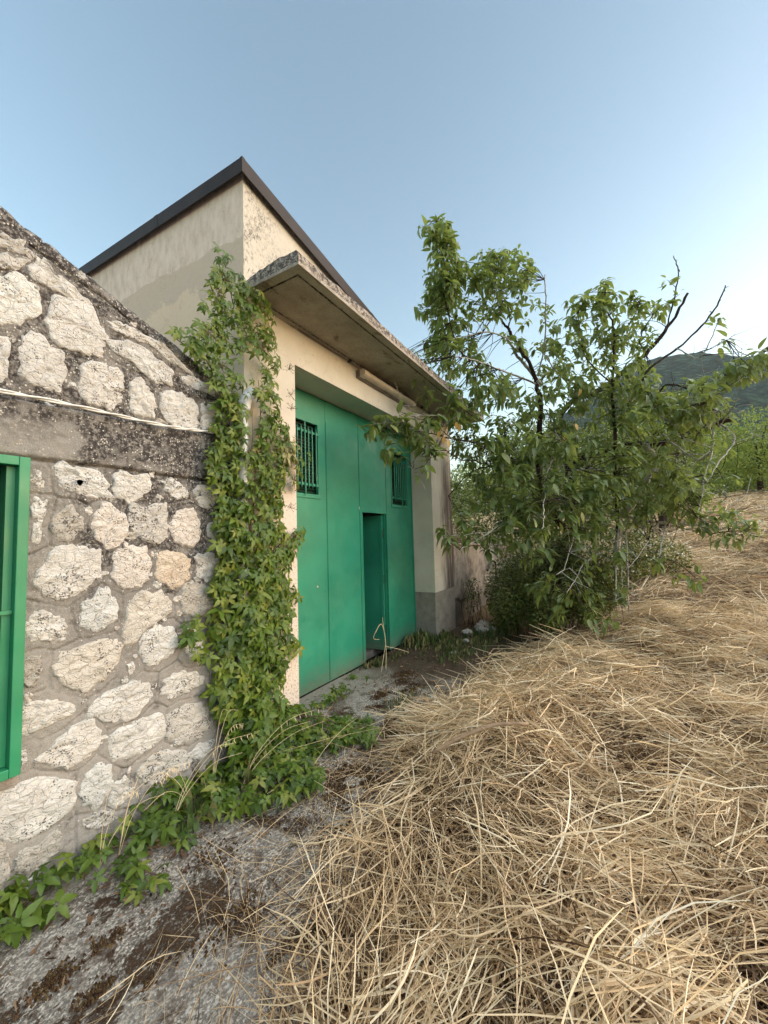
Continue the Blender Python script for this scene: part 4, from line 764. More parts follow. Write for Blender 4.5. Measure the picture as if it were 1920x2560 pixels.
ax = np.arange(-4.5, 4.75, .05); ay = np.arange(-1.75, .37, .05)
px_, py_ = np.meshgrid(ax, ay, indexing='ij')
pz_ = apron_z(px_, py_) - sstep(2.6, 3.6, px_) * .004
o = link('concrete_apron', mesh_np('concrete_apron', np.stack([px_, py_, pz_], -1).reshape(-1, 3), grid_faces(len(ax), len(ay)), True), M['apron'])
tag(o, 'mossy weathered concrete apron along the stone wall and door', 'pavement', kind='structure')

# hillside
az = np.radians(np.linspace(-60, 75, 420)); rr = np.geomspace(90, 900, 120)
A, RR = np.meshgrid(az, rr, indexing='ij')
el = np.interp(np.degrees(az), [-60, -40, -25, -19, -14.7, -12.5, -11, -9, -7.2, -5.3, -2, 1, 4, 6.5, 9.2, 13.2, 19, 26, 40, 75], [.05, .10, .19, .27, .308, .332, .343, .356, .363, .362, .345, .315, .285, .255, .22, .17, .11, .08, .06, .05])
prof = sstep(90, 620, RR) ** 1.25
hz = 1.58 + RR * el[:, None] * prof * (620 / np.maximum(RR, 620)) ** 1.0
hx, hy = CAM.x + RR * np.cos(A), CAM.y + RR * np.sin(A)
hz = hz - 1.5 * (1 - prof) - 4 * (1 - prof) + 5.5 * prof * fbm(hx * .045, hy * .045, 0, 4, 9) + 3.2 * prof * np.abs(vnoise(hx * .17, hy * .17, 0, 4)) - 12 * sstep(640, 900, RR)
# gullies and spurs
hz = hz + 14 * prof * (1 - prof) * fbm(hx * .012, hy * .012, 0, 3, 21) * 2
o = link('hill', mesh_np('hill', np.stack([hx, hy, hz], -1).reshape(-1, 3), grid_faces(len(az), len(rr)), True), M['hill'])
tag(o, 'dark wooded hill rising behind the field', 'hill', kind='structure')

# ------------------------------------------------------------------ garage
def roof_z(x, y):
    return 4.71 - .178 * x + .048 * y
XR = 4.571
garage = empty('garage_building', (0, 0, 0), 'cream plastered garage with dark sloping roof edge and concrete canopy over its door', 'building')
XL, XO, ZT, DY = .584, 3.693, 3.227, .362
m = MB()
# shell: front wall with the door opening, side, back and right walls
m.prism([(0, -.3), (XL, -.3), (XL, ZT), (XO, ZT), (XO, .711), (XR, .711), (XR, roof_z(XR, 0) - .06), (0, roof_z(0, 0) - .06)], 'y', 0, .38)
m.v += []
m.prism([(.38, -.3), (5, -.3), (5, roof_z(0, 5) - .06), (.38, roof_z(0, .38) - .06)], 'x', 0, .28)
m.prism([(.38, -.3), (5, -.3), (5, roof_z(XR, 5) - .06), (.38, roof_z(XR, .38) - .06)], 'x', XR - .28, XR)
m.prism([(.28, -.3), (XR - .28, -.3), (XR - .28, roof_z(XR - .28, 5) - .06), (.28, roof_z(.28, 5) - .06)], 'y', 4.72, 5)
wall = m.build('wall', M['plaster'], garage)
m = MB(); m.box(XO + .006, XR - .006, .006, .38, -.3, .711)
m.build('plinth', M['render'], garage, bevel=.012)
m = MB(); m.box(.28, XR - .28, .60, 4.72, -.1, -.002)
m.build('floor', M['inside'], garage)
# roof slab and metal edge
m = MB()
E_ = .036
def slab(x0, x1, y0, y1, dz0, dz1):
    vs = [(x, y, roof_z(x, y) + d) for d in (dz0, dz1) for x, y in ((x0, y0), (x1, y0), (x1, y1), (x0, y1))]
    return vs, [(0, 3, 2, 1), (4, 5, 6, 7), (0, 1, 5, 4), (1, 2, 6, 5), (2, 3, 7, 6), (3, 0, 4, 7)]
m.add(*slab(-E_ + .002, XR + E_, -E_ + .002, 5 + E_, -.058, -.010))
m.build('roof', M['roofc'], garage)
m = MB(); m.add(*slab(-.054, XR + .06, -.054, -.038, -.128, 0)); m.add(*slab(-.054, XR + .06, -.0375, .06, -.008, 0))
m.build('fascia_board', M['fascia'], garage)
m = MB(); m.add(*slab(-.054, -.038, -.0365, 5.06, -.128, 0)); m.add(*slab(-.0375, .06, .062, 5.06, -.008, 0))
m.build('fascia_board', M['fascia'], garage)
for q in (1.9, 3.8):
    m = MB(); m.add(*slab(q, q + .06, -.0565, -.0545, -.129, .001)); m.build('fascia_joint', M['fascia'], garage)
for q in (1.15, 3.2):
    m = MB(); m.add(*slab(-.0565, -.0545, q, q + .06, -.129, .001)); m.build('fascia_joint', M['fascia'], garage)
m = MB(); m.add(*slab(-.0565, -.0535, -.0565, -.025, -.129, .002)); m.add(*slab(-.0535, -.025, -.0565, -.0535, -.129, .002))
m.build('corner_cap', M['fascia'], garage)

# canopy: drip lip below, rough broken concrete above
cx0, cx1, cy0, cz = -.009, 4.75, -.602, 3.611
canopy = MB().box(cx0 + .085, cx1 - .08, cy0 + .085, -.001, cz + .030, cz + .0395).box(cx0 + .100, cx1 - .095, cy0 + .100, -.001, cz + .003, cz + .0295)
co = canopy.build('canopy', M['canopy'], garage)
MB().box(cx0, cx1, cy0, cy0 + .083, cz, cz + .028).box(cx0, cx0 + .083, cy0 + .0835, -.001, cz, cz + .028).box(cx1 - .08, cx1, cy0 + .0835, -.001, cz, cz + .028).build('drip_lip', M['lip'], co, bevel=.004)
tt = np.linspace(0, 1, 220); ss = np.linspace(0, 1, 26)
T, S_ = np.meshgrid(tt, ss, indexing='ij')
X = cx0 + .008 + (cx1 - cx0 - .016) * T
Y = cy0 + .008 + (-.002 - cy0 - .008) * S_
Z = cz + .040 + .092 + .012 * fbm(X * 4, Y * 4, 0, 3, 3) + .008 * vnoise(X * 22, Y * 22) - .05 * sstep(.5, 1.0, S_) * (1 - sstep(0, .08, T)) - .03 * sstep(0.05, 0, S_)
v = [np.stack([X, Y, Z], -1).reshape(-1, 3)]
f = [grid_faces(220, 26)[:, ::-1]]
# rough sides
def side_strip(xa, ya, top, nvs=6):
    n_ = len(xa)
    k = np.linspace(0, 1, nvs)
    zz = (cz + .0285) + (top[:, None] - cz - .0285) * k[None]
    w = np.sin(k * np.pi)[None] * .010 * vnoise(xa[:, None] * 19, ya[:, None] * 19, zz * 40)
    return xa[:, None] + 0 * zz, ya[:, None] + w, zz
fx, fy, fz = side_strip(X[:, 0], Y[:, 0], Z[:, 0])
b = len(v[0]); v.append(np.stack([fx, fy, fz], -1).reshape(-1, 3)); f.append(grid_faces(220, 6)[:, ::-1] + b)
fx, fy, fz = side_strip(X[0, :], Y[0, :], Z[0, :])
b += len(v[1]); v.append(np.stack([fx + (fy - Y[0, :][:, None]), Y[0, :][:, None] + 0 * fz, fz], -1).reshape(-1, 3)); f.append(grid_faces(26, 6) + b)
fx, fy, fz = side_strip(X[-1, :], Y[-1, :], Z[-1, :])
b += len(v[2]); v.append(np.stack([fx, Y[-1, :][:, None] + 0 * fz, fz], -1).reshape(-1, 3)); f.append(grid_faces(26, 6)[:, ::-1] + b)
link('canopy_top', mesh_np('canopy_top', np.concatenate(v), np.concatenate(f), False), M['canopy'], co)
m = MB()
m.prism([(0.001, -.0), (-.0, -.035), (-.028, -.012), (-.03, .012)], 'x', .1, 4.6)
for i, (a, b_, c_) in enumerate(m.v):
    m.v[i] = (a, b_ - .0005, c_ + cz + .0005)
m.build('cove', M['canopy'], co)

# the big green sheet-metal door
door = link('garage_door', MB().box(XL, XO, DY + .032, DY + .06, 2.95, ZT - .0).mesh('door_head'), M['greend'], garage)
SX = [XL, 1.470, 2.149, 2.846, XO]
WX0, WX1, WZ = 2.2115, 2.846, 1.936
Z0, Z1 = .004, ZT - .012
VX = [(.790, 1.325, 2.09, 2.885), (3.03, 3.515, 2.09, 2.885)]
def with_hole(m, x0, x1, z0, z1, h, ya, yb):
    a, b_, c_, d_ = h
    m.box(x0, a, ya, yb, z0, z1).box(b_, x1, ya, yb, z0, z1).box(a, b_, ya, yb, z0, c_).box(a, b_, ya, yb, d_, z1)
m = MB(); with_hole(m, SX[0] + .001, SX[1] - .003, Z0, Z1, VX[0], DY, DY + .03); m.build('door_panel', M['green'], door)
m = MB().box(SX[1] + .003, SX[2] - .003, DY, DY + .03, Z0, Z1); m.build('door_panel', M['green'], door)
m = MB().box(SX[2] + .003, SX[3] - .003, DY, DY + .03, WZ, Z1).box(SX[2] + .003, WX0, DY, DY + .03, Z0, WZ); m.build('door_panel', M['green'], door)
m = MB(); with_hole(m, SX[3] + .003, SX[4] - .003, Z0, Z1, VX[1], DY, DY + .03); m.build('door_panel', M['green'], door)
for x, zz in ((SX[1], Z0), (SX[2], Z0), (SX[3], WZ)):
    MB().box(x + .010, x + .040, DY - .004, DY - .0002, zz + .02, Z1 - .25).build('cover_strip', M['green'], door)
MB().box(XO - .030, XO - .002, DY - .012, DY - .0003, Z0, Z1).build('cover_strip', M['green'], door)
MB().box(WX0 - .022, WX0, DY - .005, DY - .0003, Z0 + .004, WZ).build('opening_trim', M['green'], door)
MB().box(WX0 - .022, WX1 + .012, DY - .006, DY - .0003, WZ + .0005, WZ + .022).build('opening_trim', M['green'], door)
bar_spec = [(.966, 2.145, 2.815), (1.028, 2.145, 2.822), (1.086, 2.06, 2.89), (1.143, 2.145, 2.826), (1.202, 2.145, 2.824), (1.269, 2.145, 2.823), (.905, 2.145, 2.82), (.845, 2.145, 2.82)]
for k, (a, b_, c_, d_) in enumerate(VX):
    fr = MB()
    t_ = .024
    fr.box(a - t_, b_ + t_, DY - .012, DY - .0003, c_ - t_ - .02, c_).box(a - t_, a, DY - .008, DY - .0003, c_ + .0003, d_).box(b_, b_ + t_, DY - .008, DY - .0003, c_ + .0003, d_).box(a - t_, b_ + t_, DY - .008, DY - .0003, d_ + .0003, d_ + t_)
    fr.build('vent_frame', M['green'], door)
    MB().box(a - .01, b_ + .01, DY + .062, DY + .07, c_ - .01, d_ + .01).build('vent_dark_sheet', M['black'] if k == 0 else M['greend'], door)  # dark sheet; the first one's black stands in for the unlit inside
    for i in range(22):
        z = c_ + .018 + i * (d_ - c_ - .02) / 22
        MB().add([(a, DY + .034, z), (b_, DY + .034, z), (b_, DY + .058, z + .022), (a, DY + .058, z + .022), (a, DY + .036, z - .002), (b_, DY + .036, z - .002), (b_, DY + .06, z + .02), (a, DY + .06, z + .02)],
                 [(0, 1, 2, 3), (7, 6, 5, 4), (0, 4, 5, 1), (3, 2, 6, 7), (0, 3, 7, 4), (1, 5, 6, 2)]).build('vent_louver', M['greend'], door)
    for (x, z0, z1) in bar_spec:
        xx = x if k == 0 else x - .845 + a + .045
        if k == 1 and xx > b_ - .02:
            continue
        MB().tube([(xx, DY - .030, z0), (xx, DY - .030, z0 + .04), (xx, DY - .030, z1 - .04), (xx, DY - .030, z1)], [.002, .008, .008, .002], 6).build('bar', M['green'], door)
    for z in (2.19, 2.77):
        MB().box(a - .02, b_ + .02, DY - .0215, DY - .0125, z - .012, z + .012).build('crossbar', M['green'], door)
# wicket leaf swung inwards on its right-hand hinges
wk = MB().box(-.60, 0, 0, .035, 0.012, WZ - .02)
wk.box(-.60, -.56, -.006, -.0003, .012, WZ - .02).box(-.04, 0, -.006, -.0003, .012, WZ - .02).box(-.56, -.04, -.006, -.0003, WZ - .06, WZ - .02).box(-.56, -.04, -.006, -.0003, .012, .06)
w = wk.build('wicket_door', M['green'], door)
w.location = (WX1 - .055, DY + .05, 0)
w.rotation_euler = (0, 0, R(-81))
MB().box(WX1 - .012, WX1 - .001, DY + .031, DY + .09, .01, WZ).build('door_stile', M['green'], door)
for z in (.3, 1.0, 1.65):
    MB().tube([(WX1 - .035, DY + .052, z - .06), (WX1 - .035, DY + .052, z + .06)], .011, 8).build('hinge', M['greend'], door)
MB().tube([(1.285, DY - .006, 1.075), (1.285, DY + .004, 1.075)], .012, 10).build('keyhole_cover', M['lamp'], door)
MB().add([(2.135, DY - .0035, 1.985), (2.142, DY - .0035, 1.965), (2.155, DY - .0035, 1.968), (2.15, DY - .0035, 2.0), (2.14, DY - .0035, 2.015)], [(0, 1, 2, 3, 4)]).build('paint_chip', M['pvc'], door)

# drainpipe in the corner, part of the garage
pp = MB().tube(smooth_path([(-.075, -.065, -.03), (-.075, -.065, 1.3), (-.068, -.065, 2.55), (-.06, -.065, 2.62)], 5), .038, 12)
pp.tube(smooth_path([(-.062, -.066, 2.60), (-.045, -.066, 2.68), (.0, -.06, 2.74), (.045, -.045, 2.78)], 4), .047, 12)
pp.build('drainpipe', M['pvc'], garage, smooth=True)

# fluorescent batten under the canopy
lamp = empty('wall_lamp', (2.28, -.02, 3.49), 'long yellowed fluorescent wall lamp under the concrete canopy', 'lamp')
ml = MB((2.28, -.02, 3.49))
ml.prism([(-.001, 3.545), (-.055, 3.535), (-.055, 3.455), (-.001, 3.445)], 'x', 1.60, 2.85)
ml.build('lamp_tray', M['lampd'], lamp, bevel=.006)
ml = MB((2.28, -.02, 3.49))
ml.prism([(-.0555, 3.532), (-.098, 3.54), (-.122, 3.52), (-.122, 3.485), (-.10, 3.466), (-.0555, 3.462)], 'x', 1.70, 2.90)
ml.build('lamp_diffuser', M['lamp'], lamp, bevel=.004)
for xa in (1.605, 2.9005):
    MB((2.28, -.02, 3.49)).prism([(-.05, 3.538), (-.10, 3.545), (-.128, 3.522), (-.128, 3.482), (-.104, 3.46), (-.05, 3.455)], 'x', xa, xa + (.0945 if xa < 2 else .05)).build('end_cap', M['lamp'], lamp, bevel=.004)
cb = MB((2.28, -.02, 3.49))
cb.tube(smooth_path([(.62, -.014, 3.585), (1.1, -.016, 3.58), (1.42, -.02, 3.588), (1.55, -.03, 3.56), (1.62, -.05, 3.53)], 4), .007, 6)
cb.tube(smooth_path([(2.93, -.05, 3.53), (3.05, -.02, 3.56), (3.4, -.014, 3.585), (3.8, -.014, 3.58)], 4), .007, 6)
cb.build('cable', M['lampd'], lamp)
for xa in (1.43, 3.35):
    MB((2.28, -.02, 3.49)).box(xa, xa + .035, -.04, -.001, 3.575, 3.603).build('cable_clip', M['black'], lamp)

# ------------------------------------------------------------------ stone building
def top_z(x):
    return 2.752 - .366 * (np.asarray(x, float) + .005)
stoneb = empty('stone_building', (-1.2, .2, 0), 'low stone building with sloping top and green barred window', 'building')
OFF = (-1.2, .2, 0)
def in_off(v):
    return v - np.array(OFF)
polys = [(tone, np.array(p, float) / 1000) for tone, p in STONES]
GX0, GX1 = -1.80, -.004
# the same masonry carries on to the left of the window
known = np.array([p.mean(0) for t_, p in polys])
for iz in range(14):
    for ix in range(7):
        c_ = np.array([-1.70 - ix * .29 - .13 * (iz % 2) + rng.uniform(-.03, .03), .10 + iz * .27 + rng.uniform(-.03, .03)])
        if c_[1] > float(top_z(c_[0])) - .2 or 1.93 < c_[1] < 2.46 or (.40 < c_[1] < 2.1 and c_[0] > -2.62) or c_[0] < -3.6 or np.hypot(*(known - c_).T).min() < .24:
            continue
        a = np.linspace(0, 2 * math.pi, 10)[:-1]
        polys.append((float(rng.choice([0, 0, 1, 3, 4, 5])), c_ + np.stack([np.cos(a) * .125, np.sin(a) * .105], -1) * rng.uniform(.8, 1.15, 9)[:, None]))
nu, nv = 270, 500
gu = np.linspace(GX0, GX1, nu); gv = np.linspace(0, 1, nv)
GU, GV = np.meshgrid(gu, gv, indexing='ij')
zt = top_z(GU)
GZ = -.30 + (zt + .30) * GV
P2 = np.stack([GU.ravel(), GZ.ravel()], -1)
wob = np.stack([.012 * vnoise(P2[:, 0] * 11, P2[:, 1] * 11), .012 * vnoise(P2[:, 0] * 11, P2[:, 1] * 11, 0, 7)], -1)
Q = P2 + wob
d1 = np.full(len(Q), 9.0); d2 = np.full(len(Q), 9.0)
for tone, p in polys:
    cen = p.mean(0)
    near = np.abs(Q - cen).max(1) < .75
    q = Q[near]
    dm = np.full(len(q), 9.0)
    inside = np.zeros(len(q), bool)
    for i in range(len(p)):
        a, b_ = p[i], p[(i + 1) % len(p)]
        ab = b_ - a
        t = np.clip(((q - a) @ ab) / (ab @ ab + 1e-12), 0, 1)
        dm = np.minimum(dm, np.hypot(*(q - a - t[:, None] * ab).T))
        cnd = (a[1] > q[:, 1]) != (b_[1] > q[:, 1])
        with np.errstate(divide='ignore', invalid='ignore'):
            xi = a[0] + (b_[0] - a[0]) * (q[:, 1] - a[1]) / (b_[1] - a[1])
        inside ^= cnd & (q[:, 0] < xi)
    dm = np.where(inside, -dm, dm)
    o1 = d1[near]; o2 = d2[near]
    n2 = np.where(dm < o1, o1, np.minimum(o2, dm))
    d1[near] = np.minimum(o1, dm); d2[near] = n2
d1 = d1.reshape(nu, nv); d2 = d2.reshape(nu, nv)
diff = d2 - d1
band = (GZ > 2.03) & (GZ < 2.315 + .05 * (GU + 1.4))
vary = .6 + .5 * vnoise(GU * 6, GZ * 6, 0, 3)
groove = np.exp(-(diff / .0066) ** 2) * (~band) * sstep(-.05, .1, d1) * (d1 < .25) * vary
groove = np.maximum(groove, np.exp(-((GZ - 2.03 - .006 * vnoise(GU * 7, 0)) / .006) ** 2))
groove = np.maximum(groove, .7 * np.exp(-((GZ - 2.315 - .05 * (GU + 1.4)) / .006) ** 2))
tl = zt - GZ
groove = np.maximum(groove, .8 * np.exp(-((tl - .105 - .012 * vnoise(GU * 5, 1)) / .006) ** 2) * (GU > -1.35))
GY = .0035 * fbm(GU * 9, GZ * 9, 0, 4, 1) + .004 * vnoise(GU * 38, GZ * 38, 0, 2) + .026 * groove - .012 * band * sstep(0, .02, GZ - 2.03)
GY = GY + .014 * sstep(.03, .0, d1) * sstep(-.03, .0, d1) * 0
# soft, worn shoulder along the sloping top
sh = np.clip((.07 - tl) / .07, 0, 1)
GY = GY + .07 * (1 - np.sqrt(np.clip(1 - sh ** 2, 0, 1))) + sh * .012 * vnoise(GU * 16, GV * 3)
GZ2 = GZ + (GV > .97) * .010 * vnoise(GU * 9, 5.0)
ff = grid_faces(nu, nv)
cxf = GU.ravel()[ff].mean(1); czf = GZ.ravel()[ff].mean(1)
keep = ~((cxf < -1.352) & (czf > .535) & (czf < 2.012))
mv = np.stack([GU, GY, GZ2], -1).reshape(-1, 3)
# core behind the face
core = MB()
core.prism([(-4.2, -.3), (-1.80, -.3), (-1.80, .53), (-4.2, .53)], 'y', .0, .10)
core.prism([(-4.2, 2.015), (-1.80, 2.015), (-1.80, float(top_z(-1.8))), (-4.2, float(top_z(-4.2)))], 'y', .0, .10)
core.box(-4.2, -2.45, .0, .10, .5305, 2.0145)
core.prism([(-4.2, 2.0), (-.004, 2.0), (-.004, float(top_z(-.004)) - .004), (-4.2, float(top_z(-4.2)) - .004)], 'y', .065, .40)
core.box(-1.352, -.004, .065, .40, -.3, 1.9995)
core.box(-4.2, -1.353, .105, .40, -.3, .53).box(-4.2, -2.45, .105, .40, .5305, 1.9995)
cv = np.array(core.v); cf = []
for fc in core.f:
    if len(fc) == 4:
        cf.append(fc)
    else:
        cf += [(fc[0], fc[i], fc[i + 1], fc[i + 1]) for i in range(1, len(fc) - 1)]
cf = [c for c in cf if len(set(c)) == 4]
wallo = link('wall', mesh_np('wall_face', in_off(mv), ff[keep], True), M['mortar'], stoneb)
core.off = OFF
c2 = MB(OFF); c2.add(core.v, core.f)
c2.build('wall_core', M['mortar'], wallo)

def stone_mesh(p, k):
    c = p.mean(0)
    # resample and roughen the outline
    seg = np.roll(p, -1, 0) - p
    L = np.hypot(*seg.T); tot = L.sum(); n_ = 44
    s_ = np.linspace(0, tot, n_, endpoint=False); cum = np.concatenate([[0], np.cumsum(L)])
    idx = np.clip(np.searchsorted(cum, s_, 'right') - 1, 0, len(p) - 1)
    o_ = p[idx] + seg[idx] * ((s_ - cum[idx]) / L[idx])[:, None]
    o_ = (2 * o_ + np.roll(o_, 1, 0) + np.roll(o_, -1, 0)) / 4
    size = math.sqrt(abs(0.5 * np.sum(p[:, 0] * np.roll(p[:, 1], -1) - p[:, 1] * np.roll(p[:, 0], -1))))
    rad = o_ - c
    o_ = c + rad * (1.15 + .10 * vnoise(o_[:, 0] * 9, o_[:, 1] * 9, k * 1.3)[:, None] + min(.20, .017 / size) * (fbm(o_[:, 0] * 34, o_[:, 1] * 34, k * 3.1, 3)[:, None] * 3.1))
    rings = [(1.03, .014), (1.0, -.001), (.965, -.006), (.89, -.0095), (.75, -.0115), (.55, -.013), (.36, -.0135), (.18, -.014)]
    th = min(1.0, size / .16)
    V = []
    for sc, y in rings:
        q = c + (o_ - c) * sc
        rough = .012 * fbm(q[:, 0] * 26 + k, q[:, 1] * 40, k * 1.7, 3) + .008 * vnoise(q[:, 0] * 60, q[:, 1] * 85, k)
        yy = y * th + (rough if sc < 1.01 else 0) * (1 if sc < .97 else .5)
        V.append(np.stack([q[:, 0], yy + 0 * q[:, 0], q[:, 1]], -1))
    V.append(np.array([[c[0], -.014 * th, c[1]]]))
    V = np.concatenate(V)
    F = []
    for r_ in range(len(rings) - 1):
        for i in range(n_):
            a, b_ = r_ * n_ + i, r_ * n_ + (i + 1) % n_
            F.append((a, b_, b_ + n_)); F.append((a, b_ + n_, a + n_))
    last = (len(rings) - 1) * n_
    for i in range(n_):
        F.append((last + i, last + (i + 1) % n_, len(V) - 1))
    F = np.array(F)
    area = np.sum(p[:, 0] * np.roll(p[:, 1], -1) - p[:, 1] * np.roll(p[:, 0], -1))
    if area < 0:
        F = F[:, ::-1]
    return V, F
# small chips wedged between the big stones
cand = np.argwhere((d1 > .022) & (d1 < .09) & ~band & (tl > .06) & (GU > -1.42) & (GZ > -.1) & ~((GU < -1.30) & (GZ > .48) & (GZ < 2.06)))
chips, tries = [], 0
while len(chips) < 46 and tries < 4000:
    tries += 1
    a, b_ = cand[rng.integers(len(cand))]
    c_ = np.array([GU[a, b_], GZ[a, b_]])
    r_ = min(float(d1[a, b_]) * .75, rng.uniform(.012, .034))
    if any(np.hypot(*(c_ - q)) < r_ + s_ + .004 for q, s_ in chips):
        continue
    chips.append((c_, r_))
for c_, r_ in chips:
    a = np.linspace(0, 2 * math.pi, 8)[:-1] + rng.uniform(0, 1)
    polys.append((float(rng.choice([0, 0, 4, 5, 1])), c_ + np.stack([np.cos(a) * rng.uniform(.8, 1.5), np.sin(a)], -1) * (r_ * rng.uniform(.65, 1.05, 7))[:, None]))
for k, (tone, p) in enumerate(polys):
    V, F = stone_mesh(p, k)
    # F faces outwards (towards -Y)
    me = mesh_np('stone', in_off(V), F, False, {'tone': ('POINT', np.full(len(V), float(tone)))})
    link('stone', me, M['stone'], wallo)
# flat dark patch painting the shade of a hole, above the window's corner
MB(OFF).add([(-1.118 + .014 * math.cos(a) * (1 + .3 * math.sin(3 * a)), -.036, 1.926 + .017 * math.sin(a)) for a in [i * math.pi / 5 for i in range(10)]] , [tuple(range(9, -1, -1)), tuple(range(10))]).build('hollow_shade_patch', M['wood'], wallo)
# roof behind the sloping wall
rf = MB(OFF)
def pr(y0, y1, d0, d1):
    xs_ = (-4.2, -.03)
    vs = [(x, y, float(top_z(x)) + d) for d in (d0, d1) for x, y in ((xs_[0], y0), (xs_[1], y0), (xs_[1], y1), (xs_[0], y1))]
    rf.add(vs, [(0, 3, 2, 1), (4, 5, 6, 7), (0, 1, 5, 4), (1, 2, 6, 5), (2, 3, 7, 6), (3, 0, 4, 7)])
pr(.405, 4.2, -.22, -.08)
rf.build('roof', M['roofc'], stoneb)
MB(OFF).prism([(.405, -.3), (4.2, -.3), (4.2, 4.0), (.405, 4.0)], 'x', -4.2, -3.95).build('side_wall', M['mortar'], stoneb)
# window: green frame standing proud, bars, closed shutter behind
win = link('window', MB(OFF).box(-2.449, -1.353, .08, .104, .531, 2.0).mesh('window'), M['greend'], stoneb)
fr = MB(OFF)
fx1, fz0, fz1, fx0 = -1.343, .557, 2.016, -2.43
fr.box(fx1 - .042, fx1, -.092, -.018, fz0, fz1).box(fx0, fx0 + .042, -.092, -.018, fz0, fz1).box(fx0 + .0425, fx1 - .0425, -.092, -.018, fz1 - .042, fz1).box(fx0 + .0425, fx1 - .0425, -.092, -.018, fz0, fz0 + .042)
fr.build('window_frame', M['greenf'], win, bevel=.003)
fr = MB(OFF).box(fx1 - .075, fx1 - .043, -.05, -.012, fz0 + .045, fz1 - .045).box(fx1 - .06, fx1 - .03, -.017, .079, fz0 + .01, fz1 - .01)
fr.build('window_frame', M['greenf'], win)
for i in range(8):
    x = -1.468 - i * .122
    MB(OFF).box(x - .012, x + .012, -.080, -.068, fz0 + .043, fz1 - .043).build('bar', M['greenf'], win)
MB(OFF).box(fx0 + .043, fx1 - .043, -.067, -.058, 1.283, 1.300).build('crossbar', M['greenf'], win)
MB(OFF).box(-2.46, -1.34, -.06, .0, .505, .545).build('window_sill', M['lowwall'], stoneb, bevel=.006)

# twisted cable across the stone wall
cab = []
for ph in (0, math.pi):
    base = smooth_path([(-2.4, -.052, 2.27), (-1.9, -.055, 2.296), (-1.44, -.055, 2.322), (-1.0, -.055, 2.332), (-.6, -.05, 2.348), (-.3, -.045, 2.372), (-.03, -.03, 2.395)], 14)
    cab.append([(p.x, p.y + .006 * math.sin(i * .55 + ph), p.z + .006 * math.cos(i * .55 + ph) + .004 * math.sin(i * .21)) for i, p in enumerate(base)])
m = MB()
for c in cab:
    m.tube(c, .0052, 6)
tag(m.build('cable', M['cable'], None, True), 'white twisted cable strung across the stone wall above the window', 'cable')

# ------------------------------------------------------------------ low wall to the right of the garage
low = empty('boundary_wall', (6.8, .15, 0), 'low stained rendered wall running on from the garage pillar', 'wall')
OW = (6.8, .15, 0)
nu2, nv2 = 150, 60
U, Vv = np.meshgrid(np.linspace(XR + .02, 9.6, nu2), np.linspace(0, 1, nv2), indexing='ij')
ZZ = -.3 + (1.43 - .028 * (U - 4.6) + .3) * Vv
brk = .40 + .14 * fbm(U * 2.2, 0, 0, 4, 3)
YY = .05 + .006 * fbm(U * 6, ZZ * 6, 0, 3) + .04 * (ZZ < brk) * (1 + .6 * fbm(U * 9, ZZ * 9, 0, 3, 8))
link('wall_face', mesh_np('wall_face', np.stack([U, YY, ZZ], -1).reshape(-1, 3) - np.array(OW), grid_faces(nu2, nv2), True), M['lowwall'], low)
MB(OW).prism([(XR + .02, -.3), (9.6, -.3), (9.6, 1.285), (XR + .02, 1.425)], 'y', .12, .26).build('wall_core', M['lowwall'], low)
MB(OW).prism([(XR + .022, 1.43), (9.6, 1.29), (9.6, 1.325), (XR + .022, 1.465)], 'y', .03, .28).build('coping', M['lowwall'], low, bevel=.01)
beam = MB()
beam.add([(4.9, .10, 1.468), (7.6, .06, 1.395), (7.6, .20, 1.395), (4.9, .24, 1.468), (4.9, .10, 1.575), (7.6, .06, 1.50), (7.6, .20, 1.50), (4.9, .24, 1.575)], [(0, 3, 2, 1), (4, 5, 6, 7), (0, 1, 5, 4), (1, 2, 6, 5), (2, 3, 7, 6), (3, 0, 4, 7)])
tag(beam.build('timber_beam', M['wood'], None, bevel=.01), 'weathered dark timber lying along the top of the low wall', 'timber')
hs = MB().tube(smooth_path([(6.66, .01, .80), (6.85, .0, .94), (7.05, -.005, .99), (7.25, -.01, .95), (7.3, -.015, .82), (7.26, -.02, .66), (7.45, -.03, .50), (7.7, -.05, .45)], 5), .022, 8)
tag(hs.build('hose', M['black'], None, True), 'black hose hooked against the low stained wall', 'hose')
# ------------------------------------------------------------------ foliage helpers
def leaflet(L=1.0, W=.4, rows=4, fold=.10, droop=.18, belly=.45, rot=0.0, base=0.0, serr=0.0):
    """one leaf along +Y, rows of left / mid / right points, pointed tip"""
    V = [(0, base, 0)]
    for i in range(1, rows + 1):
        t = i / (rows + 1)
        w = W / 2 * (math.sin(math.pi * t ** (.5 / belly * .72)) ** .85)
        if serr:
            w *= 1 + serr * (1 if i % 2 else -1)
        y = base + L * t
        z = -droop * L * t * t
        V += [(-w, y, z + fold * w * 2 - .02 * L * t), (0, y, z), (w, y, z + fold * w * 2)]
    V.append((0, base + L, -droop * L * 1.1))
    F = [(0, 2, 1), (0, 3, 2)]
    for i in range(rows - 1):
        a = 1 + 3 * i
        F += [(a, a + 1, a + 4), (a, a + 4, a + 3), (a + 1, a + 2, a + 5), (a + 1, a + 5, a + 4)]
    a = 1 + 3 * (rows - 1)
    F += [(a, a + 1, len(V) - 1), (a + 1, a + 2, len(V) - 1)]
    V = np.array(V)
    c, s = math.cos(rot), math.sin(rot)
    V = np.stack([V[:, 0] * c - V[:, 1] * s, V[:, 0] * s + V[:, 1] * c, V[:, 2]], -1)
    return V, np.array(F)

